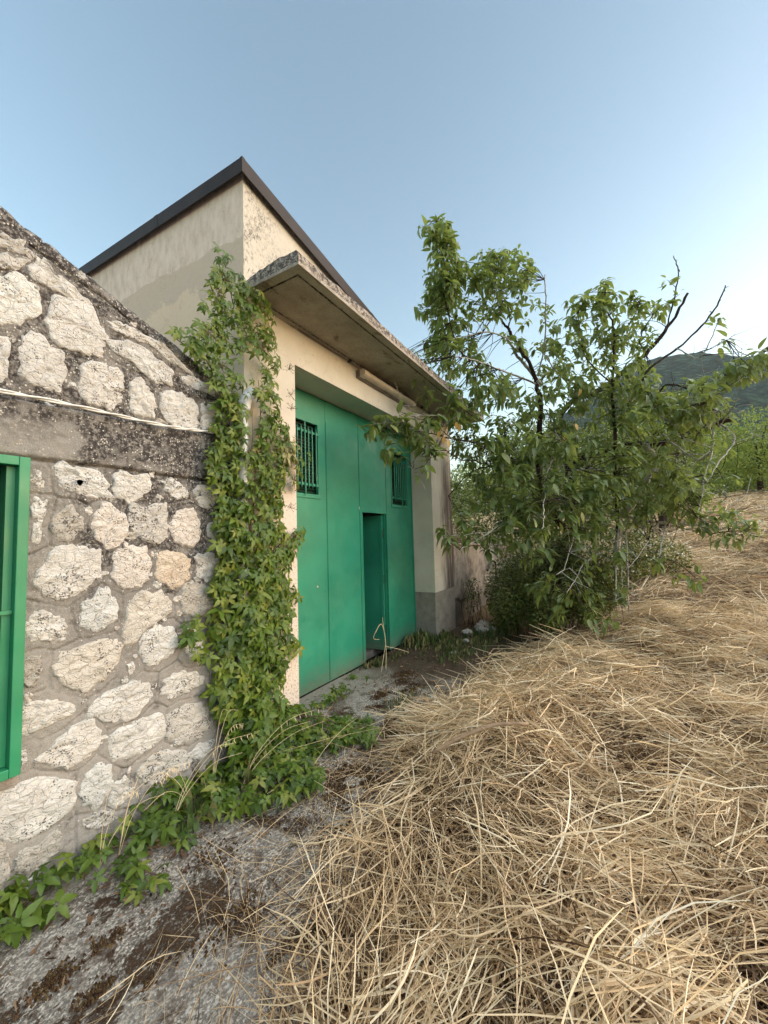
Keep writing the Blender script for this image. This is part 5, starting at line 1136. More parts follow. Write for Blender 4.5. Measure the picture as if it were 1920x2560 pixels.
def palmate(seed=0):
    r = random.Random(seed)
    Vs, Fs, b = [], [], 0
    for k, a in enumerate((-125, -62, 0, 60, 127)):
        L = (.66, .92, 1.04, .9, .64)[k] * r.uniform(.9, 1.1)
        V, F = leaflet(L, L * r.uniform(.40, .50), 5, r.uniform(.05, .2), r.uniform(.2, .55), .56, R(a + r.uniform(-10, 10)), .09, .10)
        V[:, 2] += r.uniform(-.04, .04) * np.hypot(V[:, 0], V[:, 1])
        Vs.append(V); Fs.append(F + b); b += len(V)
    return np.concatenate(Vs), np.concatenate(Fs)

def unit(v):
    return v / np.maximum(np.linalg.norm(v, axis=-1, keepdims=True), 1e-9)
def frames(d, n):
    d = unit(np.asarray(d, float)); n = np.asarray(n, float)
    x = unit(np.cross(d, n)); z = np.cross(x, d)
    return np.stack([x, d, z], -1)          # columns
def scatter(name, shapes, which, loc, frm, size, tint, off=(0, 0, 0)):
    Vs, Fs, Ts, b = [], [], [], 0
    for k, (V, F) in enumerate(shapes):
        sel = np.where(which == k)[0]
        if len(sel) == 0:
            continue
        v = np.einsum('nij,vj->nvi', frm[sel] * size[sel][:, None, None], V) + loc[sel][:, None, :] - np.array(off)
        Vs.append(v.reshape(-1, 3))
        Fs.append((F[None] + (np.arange(len(sel)) * len(V))[:, None, None] + b).reshape(-1, 3))
        Ts.append(np.repeat(tint[sel], len(V)))
        b += len(sel) * len(V)
    return mesh_np(name, np.concatenate(Vs), np.concatenate(Fs), True, {'tint': ('POINT', np.concatenate(Ts))})
def leaf_objects(parent, shapes, which, loc, frm, size, tint, sel, m, name='leaf', off=(0, 0, 0), ntint=7):
    """the leaves that show largest, each an object; meshes shared between alike leaves"""
    bank = {}
    for i in sel:
        t = int(tint[i] * ntint) % ntint
        k = (int(which[i]), t)
        if k not in bank:
            V, F = shapes[k[0]]
            me = mesh_np(name, V, F, True, {'tint': ('POINT', np.full(len(V), (t + .5) / ntint))})
            me.materials.append(m)
            bank[k] = me
        ob = bpy.data.objects.new(name, bank[k])
        fr_ = frm[i] * size[i]
        l = loc[i] - np.array(off)
        ob.matrix_basis = Matrix(((fr_[0, 0], fr_[0, 1], fr_[0, 2], l[0]), (fr_[1, 0], fr_[1, 1], fr_[1, 2], l[1]), (fr_[2, 0], fr_[2, 1], fr_[2, 2], l[2]), (0, 0, 0, 1)))
        ob.parent = parent
        col.objects.link(ob)
CAMN = np.array(CAM)
def in_poly(P, poly):
    poly = np.array(poly, float)
    c = np.zeros(len(P), bool)
    for i in range(len(poly)):
        a, b = poly[i], poly[(i + 1) % len(poly)]
        cnd = (a[1] > P[:, 1]) != (b[1] > P[:, 1])
        with np.errstate(divide='ignore', invalid='ignore'):
            xi = a[0] + (b[0] - a[0]) * (P[:, 1] - a[1]) / (b[1] - a[1])
        c ^= cnd & (P[:, 0] < xi)
    return c
def sample_poly(poly, n):
    poly = np.array(poly, float)
    lo, hi = poly.min(0), poly.max(0)
    out = np.zeros((0, 2))
    while len(out) < n:
        P = rng.uniform(lo, hi, (n * 2, 2))
        out = np.concatenate([out, P[in_poly(P, poly)]])
    return out[:n]
def rn(n, s=1.0):
    return rng.normal(0, s, n)

PALM = [palmate(i) for i in range(5)]
# ------------------------------------------------------------------ the creeper on the corner
creeper = empty('creeper', (.0, -.05, .02), 'tall green creeper climbing the corner between stone wall and garage', 'climbing plant')
CO = (.0, -.05, .02)
outl = np.array(CREEPER_OUTLINE, float) / 100
P = sample_poly(outl, 1650)
extra = []
for (x, z, n_, s_) in ((-.60, 2.93, 6, .035), (-.52, 2.93, 9, .05), (-.46, 2.90, 8, .04), (.50, 1.64, 9, .05), (.45, 1.58, 7, .05), (-.52, 1.05, 5, .03), (-.50, .96, 4, .03), (-.46, .86, 4, .03), (.46, 2.32, 14, .09), (.40, 2.36, 14, .09), (-.28, 3.66, 10, .05), (-.20, 3.55, 12, .06), (.42, 2.08, 6, .05), (.40, 1.18, 6, .05), (.41, .75, 5, .04)):
    extra.append(np.stack([x + rn(n_, s_), z + rn(n_, s_)], -1))
P = np.concatenate([P] + extra)
# thin places where stems and wall show
hole = np.exp(-((P[:, 0] + .02) / .13) ** 2 - ((P[:, 1] - 2.93) / .17) ** 2) + 1.25 * np.exp(-((P[:, 0] + .02) / .12) ** 2 - ((P[:, 1] - 2.52) / .24) ** 2) + .7 * np.exp(-((P[:, 0] + .28) / .1) ** 2 - ((P[:, 1] - .95) / .12) ** 2)
P = P[rng.uniform(0, 1, len(P)) > hole * .9]
N = len(P)
mid = .0 + .06 * np.sin(P[:, 1] * 2.1)
bulge = np.clip(1 - np.abs(P[:, 0] - mid) / .42, .05, 1)
bul = .07 + .20 * bulge * (.65 + .5 * fbm(P[:, 0] * 5, P[:, 1] * 5, 0, 3, 6))
dep = bul * rng.uniform(.15, 1.0, N) ** .6
loc = np.stack([P[:, 0], -.025 - dep, P[:, 1]], -1)
# shear along the view so the outline on the wall is kept
k = (loc[:, 1] + .12) / (CAMN[1] + .12)
loc[:, 0] += (CAMN[0] - loc[:, 0]) * k; loc[:, 2] += (CAMN[2] - loc[:, 2]) * k
loc[:, 2] = np.maximum(loc[:, 2], .05)
size = rng.uniform(.040, .088, N) * np.where(P[:, 1] < 1.2, 1.12, .95)
size = np.where(P[:, 1] > 2.6, size * .85, size)
nrm = np.stack([rn(N, .38) + (P[:, 0] - mid) * .9, -1.0 + rn(N, .25), .55 + rn(N, .4)], -1)
dirs = np.stack([rn(N, .6), -.35 + rn(N, .3), -1.0 + rn(N, .35)], -1)
frm = frames(dirs, nrm)
which = rng.integers(0, 5, N)
tint = np.clip(.45 + .40 * fbm(P[:, 0] * 4, P[:, 1] * 4, 0, 3, 12) + rn(N, .2) + .22 * np.exp(-((P[:, 1] - 1.12) / .22) ** 2) * (P[:, 0] < -.05), .01, .99)
pale = (np.hypot(P[:, 0] - .43, P[:, 1] - 2.34) < .15) & (rng.uniform(0, 1, N) < .75)
dist = np.linalg.norm(loc - CAMN, axis=1)
show = size / dist * np.where(dep > bul * .55, 1, .55)
order = np.argsort(-show)
order = order[~pale[order]]
top = order[:300]
rest = np.setdiff1d(np.where(~pale)[0], top)
leaf_objects(creeper, PALM, which, loc, frm, size, tint * .999, top, M['creeper'], off=CO)
o = link('foliage', scatter('foliage', PALM, which[rest], loc[rest], frm[rest], size[rest], tint[rest], CO), M['creeper'], creeper)
tag(o, kind='stuff')
pi_ = np.where(pale)[0]
o = link('pale_foliage', scatter('pale_foliage', PALM, which[pi_], loc[pi_], frm[pi_], size[pi_] * 1.05, tint[pi_], CO), M['creeperp'], creeper)
tag(o, 'yellowed pale leaves', kind='stuff')
st = MB(CO)
for i in range(16):
    x0 = rnd.uniform(-.22, .25); pts = [(x0, -.03, .02)]
    zt_ = rnd.uniform(1.6, 3.4); n_ = 9
    for j in range(1, n_ + 1):
        x0 += rnd.uniform(-.07, .07)
        x0 = max(-.3, min(.34, x0))
        pts.append((x0, -.03 - rnd.uniform(0, .05), .02 + zt_ * j / n_))
    r_ = rnd.uniform(.005, .013)
    st.tube(smooth_path(pts, 3, .006), [r_ * (1 - .7 * q / (3 * n_)) for q in range(3 * n_ + 1)], 5)
for a, b_ in (((-.2, -.06, 2.7), (-.62, -.05, 2.95)), ((.2, -.08, 1.5), (.52, -.1, 1.63)), ((-.2, -.06, 1.2), (-.54, -.06, .98)), ((.2, -.1, 2.3), (.5, -.08, 2.36)), ((-.1, -.06, 3.2), (-.30, -.05, 3.70)), ((.1, -.06, 2.0), (.42, -.04, 2.1))):
    a, b_ = Vector(a), Vector(b_)
    st.tube(smooth_path([a, a.lerp(b_, .5) + Vector((0, -.03, .05)), b_], 4, .004), .0035, 5)
st.build('stem', M['stem'], creeper)
# little heads of buds standing out from the leaves
for (x, z) in ((.34, 3.05), (.36, 2.83), (.37, 2.72), (.43, 2.45), (-.36, 3.33), (-.30, 3.48), (-.44, 3.02), (.05, 3.1), (.38, 2.1), (-.1, 2.25), (.34, 1.86), (-.34, 2.82)):
    c = Vector((x, -.16, z)); kf = (c.y + .12) / (CAM.y + .12); c += (CAM - c) * kf
    fl = MB(CO)
    for i in range(16):
        d_ = Vector((rnd.uniform(-1, 1), rnd.uniform(-1, .3), rnd.uniform(-.6, 1))).normalized() * rnd.uniform(.03, .06)
        fl.tube([c, c + d_], .0012, 3, False)
        q = c + d_
        s_ = .0042
        fl.add([(q.x + s_, q.y, q.z), (q.x - s_, q.y, q.z), (q.x, q.y + s_, q.z), (q.x, q.y - s_, q.z), (q.x, q.y, q.z + s_), (q.x, q.y, q.z - s_)], [(0, 2, 4), (2, 1, 4), (1, 3, 4), (3, 0, 4), (2, 0, 5), (1, 2, 5), (3, 1, 5), (0, 3, 5)])
    fl.build('bud_cluster', M['stem'], creeper)

# creeper running over the ground: separate patches
def ground_patch(poly, n, label, hmax, top_n, m='creeper', sz=(.055, .10)):
    poly = np.array(poly, float) / 100
    cen = poly.mean(0)
    org = (float(cen[0]), min(float(cen[1]), -.1), float(apron_z(cen[0], min(cen[1], -.1))))
    root = empty('ground_creeper', org, label, 'trailing plant', 'creeper trailing over the concrete')
    P = sample_poly(poly, n)
    y = P[:, 1].copy(); climb = np.where(y > -.03, (y + .03) * .6, 0)
    y = np.where(y > -.03, -.03 - rng.uniform(0, .06, n), y)
    h = rng.uniform(.015, hmax, n)
    loc = np.stack([P[:, 0], y, apron_z(P[:, 0], y) + h + climb], -1)
    kk = (h + climb - .06) / 1.55
    loc[:, 0] += (CAMN[0] - P[:, 0]) * kk; loc[:, 1] += (CAMN[1] - y) * kk * (climb == 0)
    loc[:, 1] = np.minimum(loc[:, 1], -.03)
    size = rng.uniform(sz[0], sz[1], n)
    nrm = np.stack([rn(n, .35) - .1, rn(n, .35) - .35, 1 + rn(n, .2)], -1)
    a = rng.uniform(0, 2 * math.pi, n)
    dirs = np.stack([np.cos(a), np.sin(a) - .5, -.35 + rn(n, .3)], -1)
    frm = frames(dirs, nrm)
    which = rng.integers(0, 5, n); tint = np.clip(rng.normal(.40, .24, n), .01, .99)
    order = np.argsort(-(size / np.linalg.norm(loc - CAMN, axis=1) * (.5 + h / hmax)))
    leaf_objects(root, PALM, which, loc, frm, size, tint, order[:top_n], M[m], off=org)
    if n > top_n:
        rest = order[top_n:]
        tag(link('foliage', scatter('foliage', PALM, which[rest], loc[rest], frm[rest], size[rest], tint[rest], org), M[m], root), kind='stuff')
    st = MB(org)
    for i in range(max(3, n // 30)):
        p = loc[rnd.randrange(n)]; q = loc[rnd.randrange(n)]
        p, q = Vector(p), Vector(q)
        p.z = float(apron_z(p.x, p.y)) + .012; q.z = float(apron_z(q.x, q.y)) + .03
        st.tube(smooth_path([p, p.lerp(q, .5) + Vector((rnd.uniform(-.05, .05), rnd.uniform(-.04, 0), .03)), q], 4, .004), .0035, 5)
    st.build('stem', M['stem'], root)
    return root
ground_patch(GROUND_A, 260, 'creeper spreading over the concrete in front of the garage door jamb', .085, 150, sz=(.045, .08))
ground_patch(GROUND_B, 200, 'creeper thickly heaped at the foot of the tall climbing creeper', .10, 130, sz=(.045, .08))
ground_patch(GROUND_C, 85, 'creeper trailing along the middle of the stone wall base among dry stalks', .11, 80, sz=(.045, .08))
ground_patch(GROUND_D, 32, 'sparse creeper sprigs under the stone wall, between two thicker clumps', .09, 60, sz=(.045, .08))
ground_patch(GROUND_E, 38, 'creeper clump nearest the green window, at the lower left edge', .10, 62, sz=(.05, .085))
# sprigs along the door sill
for i, (x, y, lab, n_) in enumerate(((.80, .06, 'small creeper sprig on the sill nearest the left door jamb', 9), (1.04, .08, 'middle creeper sprig rooted in the crack of the door sill', 12), (1.26, .12, 'creeper sprig on the sill beside the second door panel', 12), (1.62, .18, 'creeper sprig just left of the open wicket door', 10))):
    q = [(x * 100 + dx * 9, y * 100 + dy * 5 - 6) for dx, dy in ((-1, -1), (1, -1), (1, 1), (-1, 1))]
    ground_patch(q, n_, lab, .09, n_, sz=(.04, .06))['group'] = 'creeper sprigs along the door sill'

# ------------------------------------------------------------------ the tree
tree = empty('broadleaf_tree', (5.5, -1.75, .1), 'spreading broad-leaved tree with bare pale branches beside the garage', 'tree')
TO = (5.5, -1.75, .1)
bpts = []
for i, (ra, rb, kind, pts) in enumerate(BRANCHES):
    P_ = [Vector(p) / 100 for p in pts]
    path = smooth_path(P_, 5, .008 + ra * .10)
    n_ = len(path)
    rad = [(ra + (rb - ra) * q / (n_ - 1)) * (1 + .12 * rnd.uniform(-1, 1)) for q in range(n_)]
    m = MB(TO); m.tube(path, rad, 8 if ra > .03 else 6)
    # short spurs and buds
    if ra < .03:
        for q in range(2, n_ - 1, 3):
            d_ = Vector((rnd.uniform(-1, 1), rnd.uniform(-1, 1), rnd.uniform(-.2, 1))).normalized() * rnd.uniform(.015, .05)
            m.tube([path[q], path[q] + d_], [rad[q] * .6, rad[q] * .45], 4)
    m.build('trunk' if i in (0, 2) else 'branch', M['barkp'] if kind else M['bark'], tree, True)
    for q in range(0, n_, 2):
        bpts.append(path[q])
bp = np.array([tuple(p) for p in bpts])
# bare fine twigs through the crown
tw = MB(TO); twp = MB(TO)
def twig(mb, a, b, r_a, r_b, sag=.06):
    mid_ = a.lerp(b, .5) + Vector((rnd.uniform(-1, 1), rnd.uniform(-1, 1), rnd.uniform(-.3, 1))) * sag * (b - a).length
    mb.tube(smooth_path([a, mid_, b], 3), [r_a + (r_b - r_a) * t / 6 for t in range(7)], 4, False)
for i in range(430):
    a = Vector(bp[rnd.randrange(len(bp))])
    d_ = Vector((rnd.gauss(-.1, .7), rnd.gauss(0, .7), rnd.gauss(.1, .5)))
    b = a + d_.normalized() * rnd.uniform(.15, .5)
    if b.z < .5 or b.z > 3.9:
        continue
    twig(twp if i % 3 else tw, a, b, rnd.uniform(.004, .007), .0018)
    for _ in range(2):
        e = a.lerp(b, rnd.uniform(.4, .9))
        twig(twp if i % 2 else tw, e, e + Vector((rnd.gauss(0, 1), rnd.gauss(0, 1), rnd.gauss(.2, .7))).normalized() * rnd.uniform(.1, .3), .003, .0013)
cl = np.array(CLUSTERS, float) / 100
LV = [leaflet(1, .42, 6, .12, .22, .5), leaflet(1, .40, 6, .18, .38, .5, serr=.04), leaflet(1, .46, 6, .08, .14, .48), leaflet(1, .36, 6, .22, .5, .5)]
L_loc, L_dir, L_nrm, L_size, L_tint = [], [], [], [], []
for c in cl:
    d2_ = ((bp - c) ** 2).sum(1) + .3 * np.maximum(bp[:, 2] - c[2], 0) ** 2
    a = Vector(bp[int(np.argmin(d2_))]); b = Vector(c)
    if (a - b).length > .03:
        twig(tw, a, b, .006 if (a - b).length > .4 else .0045, .0025, .1)
    ax_ = (b - a)
    ax_ = (ax_.normalized() * .7 + Vector((rnd.uniform(-.3, .3), rnd.uniform(-.3, .3), .55))).normalized()
    n_ = rnd.randint(8, 13)
    ct = rnd.gauss(.40, .17) + .10 * max(0, (b.z - 3) / 2) * -1  # higher clusters tinted darker, painting their silhouette against the sky
    sc = 1.08 * rnd.uniform(.85, 1.15) * (1.25 if (b - CAM).length < 5.6 else 1)
    for j in range(n_):
        al = rnd.uniform(-.13, .06)
        ang = j * 2.4 + rnd.uniform(-.5, .5)
        o1 = ax_.orthogonal().normalized(); o2_ = ax_.cross(o1)
        rad_ = o1 * math.cos(ang) + o2_ * math.sin(ang)
        d_ = rad_ * .85 + ax_ * rnd.uniform(0, .5) + Vector((0, 0, -rnd.uniform(.0, .85)))
        L_loc.append(tuple(b + ax_ * al + rad_ * .018)); L_dir.append(tuple(d_))
        L_nrm.append((rad_.x * .35 + rnd.uniform(-.3, .3), rad_.y * .35 + rnd.uniform(-.3, .3), 1.0))
        L_size.append(rnd.uniform(.075, .14) * sc); L_tint.append(min(.99, max(.01, ct + rnd.gauss(0, .12))))
loc = np.array(L_loc); size = np.array(L_size); tint = np.array(L_tint)
frm = frames(np.array(L_dir), np.array(L_nrm))
which = rng.integers(0, 4, len(loc))
order = np.argsort(-(size / np.linalg.norm(loc - CAMN, axis=1)))
top, rest = order[:290], order[290:]
leaf_objects(tree, LV, which, loc, frm, size, tint, top, M['tree'], off=TO)
tag(link('foliage', scatter('foliage', LV, which[rest], loc[rest], frm[rest], size[rest], tint[rest], TO), M['tree'], tree), kind='stuff')
tag(tw.build('twig', M['bark'], tree), kind='stuff'); tag(twp.build('pale_twig', M['barkp'], tree), kind='stuff')
YL = [(2.26, -.79, 2.78), (2.26, -.75, 2.85), (2.31, -.83, 2.74), (2.36, -.97, 2.92), (2.38, -.92, 2.96), (3.84, -2.2, 3.55), (3.82, -2.11, 3.08), (3.97, -1.96, 2.97)]
for i, p in enumerate(YL):
    me = mesh_np('leaf', LV[i % 4][0], LV[i % 4][1], True, {'tint': ('POINT', np.full(len(LV[i % 4][0]), .3 + .1 * (i % 4)))})
    me.materials.append(M['yellow'])
    ob = bpy.data.objects.new('leaf', me)
    f_ = frames(np.array([[rnd.uniform(-.4, .4), rnd.uniform(-.4, .4), -1]]), np.array([[-.8, -.5, .5]]))[0] * .105
    ob.matrix_basis = Matrix(((f_[0, 0], f_[0, 1], f_[0, 2], p[0] - TO[0]), (f_[1, 0], f_[1, 1], f_[1, 2], p[1] - TO[1]), (f_[2, 0], f_[2, 1], f_[2, 2], p[2] - TO[2]), (0, 0, 0, 1)))
    ob.parent = tree
    ob['label'] = 'yellowed leaf'
    col.objects.link(ob)

# ------------------------------------------------------------------ shrubs and other trees
SM = [leaflet(1, .46, 2, .12, .15, .5), leaflet(1, .4, 2, .2, .3, .5)]
def bush(name, label, cat, org, blobs, n, lsize, m, group=None, trunk=None, inner=.55, up_=.5, stems=10, tint_c=.4, sink=.0):
    root = empty(name, org, label, cat, group)
    vol = np.array([b[3] * b[4] + b[3] * b[5] + b[4] * b[5] for b in blobs]); vol = vol / vol.sum()
    bi = rng.choice(len(blobs), n, p=vol)
    B_ = np.array(blobs)[bi]
    u = unit(rng.normal(0, 1, (n, 3)))
    rad = rng.uniform(inner ** 2, 1, n) ** .5
    lump = 1 + .30 * fbm(u[:, 0] * 2.6 + bi, u[:, 1] * 2.6, u[:, 2] * 2.6, 3, 31)
    loc = B_[:, :3] + u * B_[:, 3:] * (rad * lump)[:, None]
    gz_ = ground_z(loc[:, 0], loc[:, 1])
    keep = loc[:, 2] > gz_ - .02
    loc, u, bi = loc[keep], u[keep], bi[keep]
    n = len(loc)
    nrm = u * .7 + np.stack([rn(n, .45), rn(n, .45), up_ + rn(n, .35)], -1)
    dirs = np.stack([u[:, 0] * .8 + rn(n, .6), u[:, 1] * .8 + rn(n, .6), -.25 + rn(n, .5)], -1)
    frm = frames(dirs, nrm)
    size = rng.uniform(lsize * .65, lsize * 1.3, n)
    tint = np.clip(tint_c + .3 * fbm(loc[:, 0] * 2.2, loc[:, 1] * 2.2, loc[:, 2] * 2.2, 3, 8) + rn(n, .13), .01, .99)
    tag(link('foliage', scatter('foliage', SM, rng.integers(0, 2, n), loc, frm, size, tint, org), M[m], root), kind='stuff')
    st = MB(org)
    if trunk:
        top_, r_ = trunk
        g0 = float(ground_z(org[0], org[1])) - .1
        st.tube(smooth_path([(org[0], org[1], g0), (org[0] + .1, org[1], g0 + (top_ - g0) * .5), (org[0] - .05, org[1] + .1, top_)], 4, .02), [r_ * (1 - .06 * i) for i in range(9)], 8)
    for i in range(stems):
        b = blobs[rnd.randrange(len(blobs))]
        e = Vector((b[0] + rnd.uniform(-.7, .7) * b[3], b[1] + rnd.uniform(-.7, .7) * b[4], b[2] + rnd.uniform(-.2, .8) * b[5]))
        s_ = Vector((org[0], org[1], trunk[0] * .8)) if trunk else Vector((b[0] + rnd.uniform(-.25, .25), b[1] + rnd.uniform(-.25, .25), float(ground_z(b[0], b[1])) - .03))
        st.tube(smooth_path([s_, s_.lerp(e, .5) + Vector((rnd.uniform(-.1, .1), rnd.uniform(-.1, .1), .05)), e], 3), [(.35 * trunk[1] if trunk else .008)] + [(.12 * trunk[1] if trunk else .004)] * 6, 5)
    st.build('trunk' if trunk else 'stem', M['bark'], root)
    return root
G = lambda x, y: float(ground_z(x, y))
bush('shrub', 'dense dark small-leaved shrub under the tree beside the low wall', 'shrub', (5.6, -1.0, G(5.6, -1.0)),
     [(4.75, -1.2, .75, .45, .4, .6), (4.8, -1.85, .9, .45, .45, .65), (4.85, -2.3, .85, .35, .3, .5), (4.3, -1.0, .45, .35, .3, .35), (4.15, -1.55, .4, .3, .3, .3), (4.4, -2.05, .55, .3, .3, .35), (4.95, -1.65, 1.2, .4, .35, .4), (5.2, -.75, .6, .45, .4, .6), (5.7, -1.0, .9, .5, .5, .7)], 23000, .056, 'shrub', stems=80, inner=.35, tint_c=.6)
bush('shrub', 'low straggling shrub with reddish dry stems at the foot of the garage pillar', 'shrub', (4.85, -.22, G(4.85, -.22)),
     [(4.85, -.2, .42, .20, .16, .30), (5.1, -.15, .6, .22, .15, .25)], 420, .04, 'shrub', stems=16, tint_c=.65)
bush('bush', 'leafy bush filling the gap behind the low stained wall', 'bush', (8.6, 1.6, G(8.6, 1.6)),
     [(8.6, 1.6, 2.2, 1.3, 1.0, 1.5), (7.4, 1.5, 1.9, 1.0, .9, 1.1), (9.8, .9, 2.4, 1.2, .9, 1.4)], 7500, .085, 'shrub', stems=14, tint_c=.62)
bush('bush', 'tall hedge-like bush directly behind the tree trunk', 'bush', (10.2, -1.2, G(10.2, -1.2)),
     [(8.3, -1.4, 2.2, 1.0, .8, 1.5), (9.5, -2.5, 2.1, .9, .8, 1.2), (10.2, -.2, 3.3, 1.2, 1.2, 2.0), (11.3, -2.0, 3.4, 1.1, 1.1, 1.8), (12.4, -3.8, 3.2, .9, .9, 1.0)], 14000, .10, 'shrub', stems=14, tint_c=.6)
bush('flowering_bush', 'white flowering bush seen through the right side of the tree', 'bush', (8.3, -3.1, G(8.3, -3.1)),
     [(8.3, -3.0, 1.15, .55, .5, .50), (8.7, -3.5, 1.0, .5, .4, .42), (7.9, -2.7, .95, .5, .4, .45)], 3200, .07, 'shrub', stems=16, tint_c=.3)
fb = bpy.data.objects['flowering_bush']
n = 130
bb = np.array([(8.2, -3.05, 1.2, .6, .55, .5), (8.65, -3.5, 1.0, .5, .42, .42), (7.9, -2.75, 1.0, .5, .42, .42)])[rng.integers(0, 3, n)]
u = unit(rng.normal(0, 1, (n, 3)) + np.array([-.8, -.3, .2]))
loc = bb[:, :3] + u * bb[:, 3:] * 1.03
tag(link('blossom', scatter('blossom', [leaflet(1, .8, 2, .1, .1, .5)], np.zeros(n, int), loc, frames(rng.normal(0, 1, (n, 3)), u), rng.uniform(.03, .06, n), rng.uniform(0, 1, n), tuple(fb.location)), M['flower'], fb), kind='stuff')
bt = [((27.2, -9.6), [(27.2, -9.8, 6.2, 2.9, 2.4, 2.2), (28.5, -11.5, 5.6, 2.6, 2.4, 2.2), (26.6, -8.2, 5.0, 1.9, 1.6, 1.4), (29.5, -8.6, 6.2, 2, 2, 1.8)], 'bright green tree at the right edge standing beyond the field', 12000, .17),
      ((15.2, -4.0), [(15.2, -4.0, 5.4, 1.5, 1.2, 1.3), (15.6, -4.8, 4.6, 1.3, 1.0, 1.0), (15, -2.9, 4.8, 1.2, 1.1, 1.2)], 'yellow-green tree just behind the crown of the nearer tree', 7500, .13),
      ((16.0, .2), [(16, .2, 4.6, 2.0, 2.0, 1.9), (15, -1.6, 4.3, 1.5, 1.4, 1.4), (17, 2.4, 4.2, 1.8, 1.8, 1.5)], 'broad green tree behind the low wall and timber', 8500, .14)]
for (x, y), blobs, lab, n, ls in bt:
    bush('background_tree', lab, 'tree', (x, y, G(x, y)), blobs, n, ls, 'far', 'trees beyond the field', trunk=(blobs[0][2], .16), stems=12, inner=.45)
k_ = 0
for (x, y, h, w_, lab) in ((40, -19, 5, 4.5, 'rounded dark tree far right on the field edge'), (38, -13.5, 4.5, 4, 'dark bushy tree on the field edge, right of the middle one'), (42, -7, 5.5, 4.5, 'dark tree on the field edge below the hill'), (36, -2, 4.8, 4, 'dark tree on the field edge hidden behind branches'), (44, 6, 6, 5, 'far dark tree on the field edge behind the garage'), (34, 10, 5, 4.5, 'leftmost dark tree on the far field edge')):
    z = G(x, y)
    bush('field_tree', lab, 'tree', (x, y, z), [(x, y, z + h * .55, w_ * .6, w_ * .6, h * .5), (x + 1.5, y + 2.2, z + h * .45, w_ * .5, w_ * .5, h * .4), (x - 1, y - 2.4, z + h * .4, w_ * .5, w_ * .5, h * .38)], 3200, .34, 'tree', 'trees along the field edge', trunk=(z + h * .6, .2), stems=8, inner=.6, tint_c=.45)
# pale dead plume weed behind the wall by the pillar
dw = empty('dry_weed', (5.9, .5, 0.0), 'pale dead seeding weed standing behind the low wall by the pillar', 'weed')
m = MB((5.9, .5, 0)); sd = MB((5.9, .5, 0))
for i in range(12):
    b = Vector((5.9 + rnd.uniform(-.15, .15), .5 + rnd.uniform(-.1, .1), 0)); e = b + Vector((rnd.uniform(-.35, .35), rnd.uniform(-.25, .25), rnd.uniform(1.55, 2.25)))
    m.tube(smooth_path([b, b.lerp(e, .5) + Vector((rnd.uniform(-.06, .06), 0, 0)), e], 3), .004, 4)
    for j in range(15):
        p = b.lerp(e, rnd.uniform(.72, 1.0)) + Vector((rnd.gauss(0, .035), rnd.gauss(0, .035), rnd.gauss(0, .02)))
        q = p + Vector((rnd.uniform(-.03, .03), rnd.uniform(-.03, .03), rnd.uniform(.0, .05)))
        sd.tube([p, q], [.0045, .0015], 3, False)
m.build('stem', M['stem'], dw); sd.build('seed_head', M['lamp'], dw)
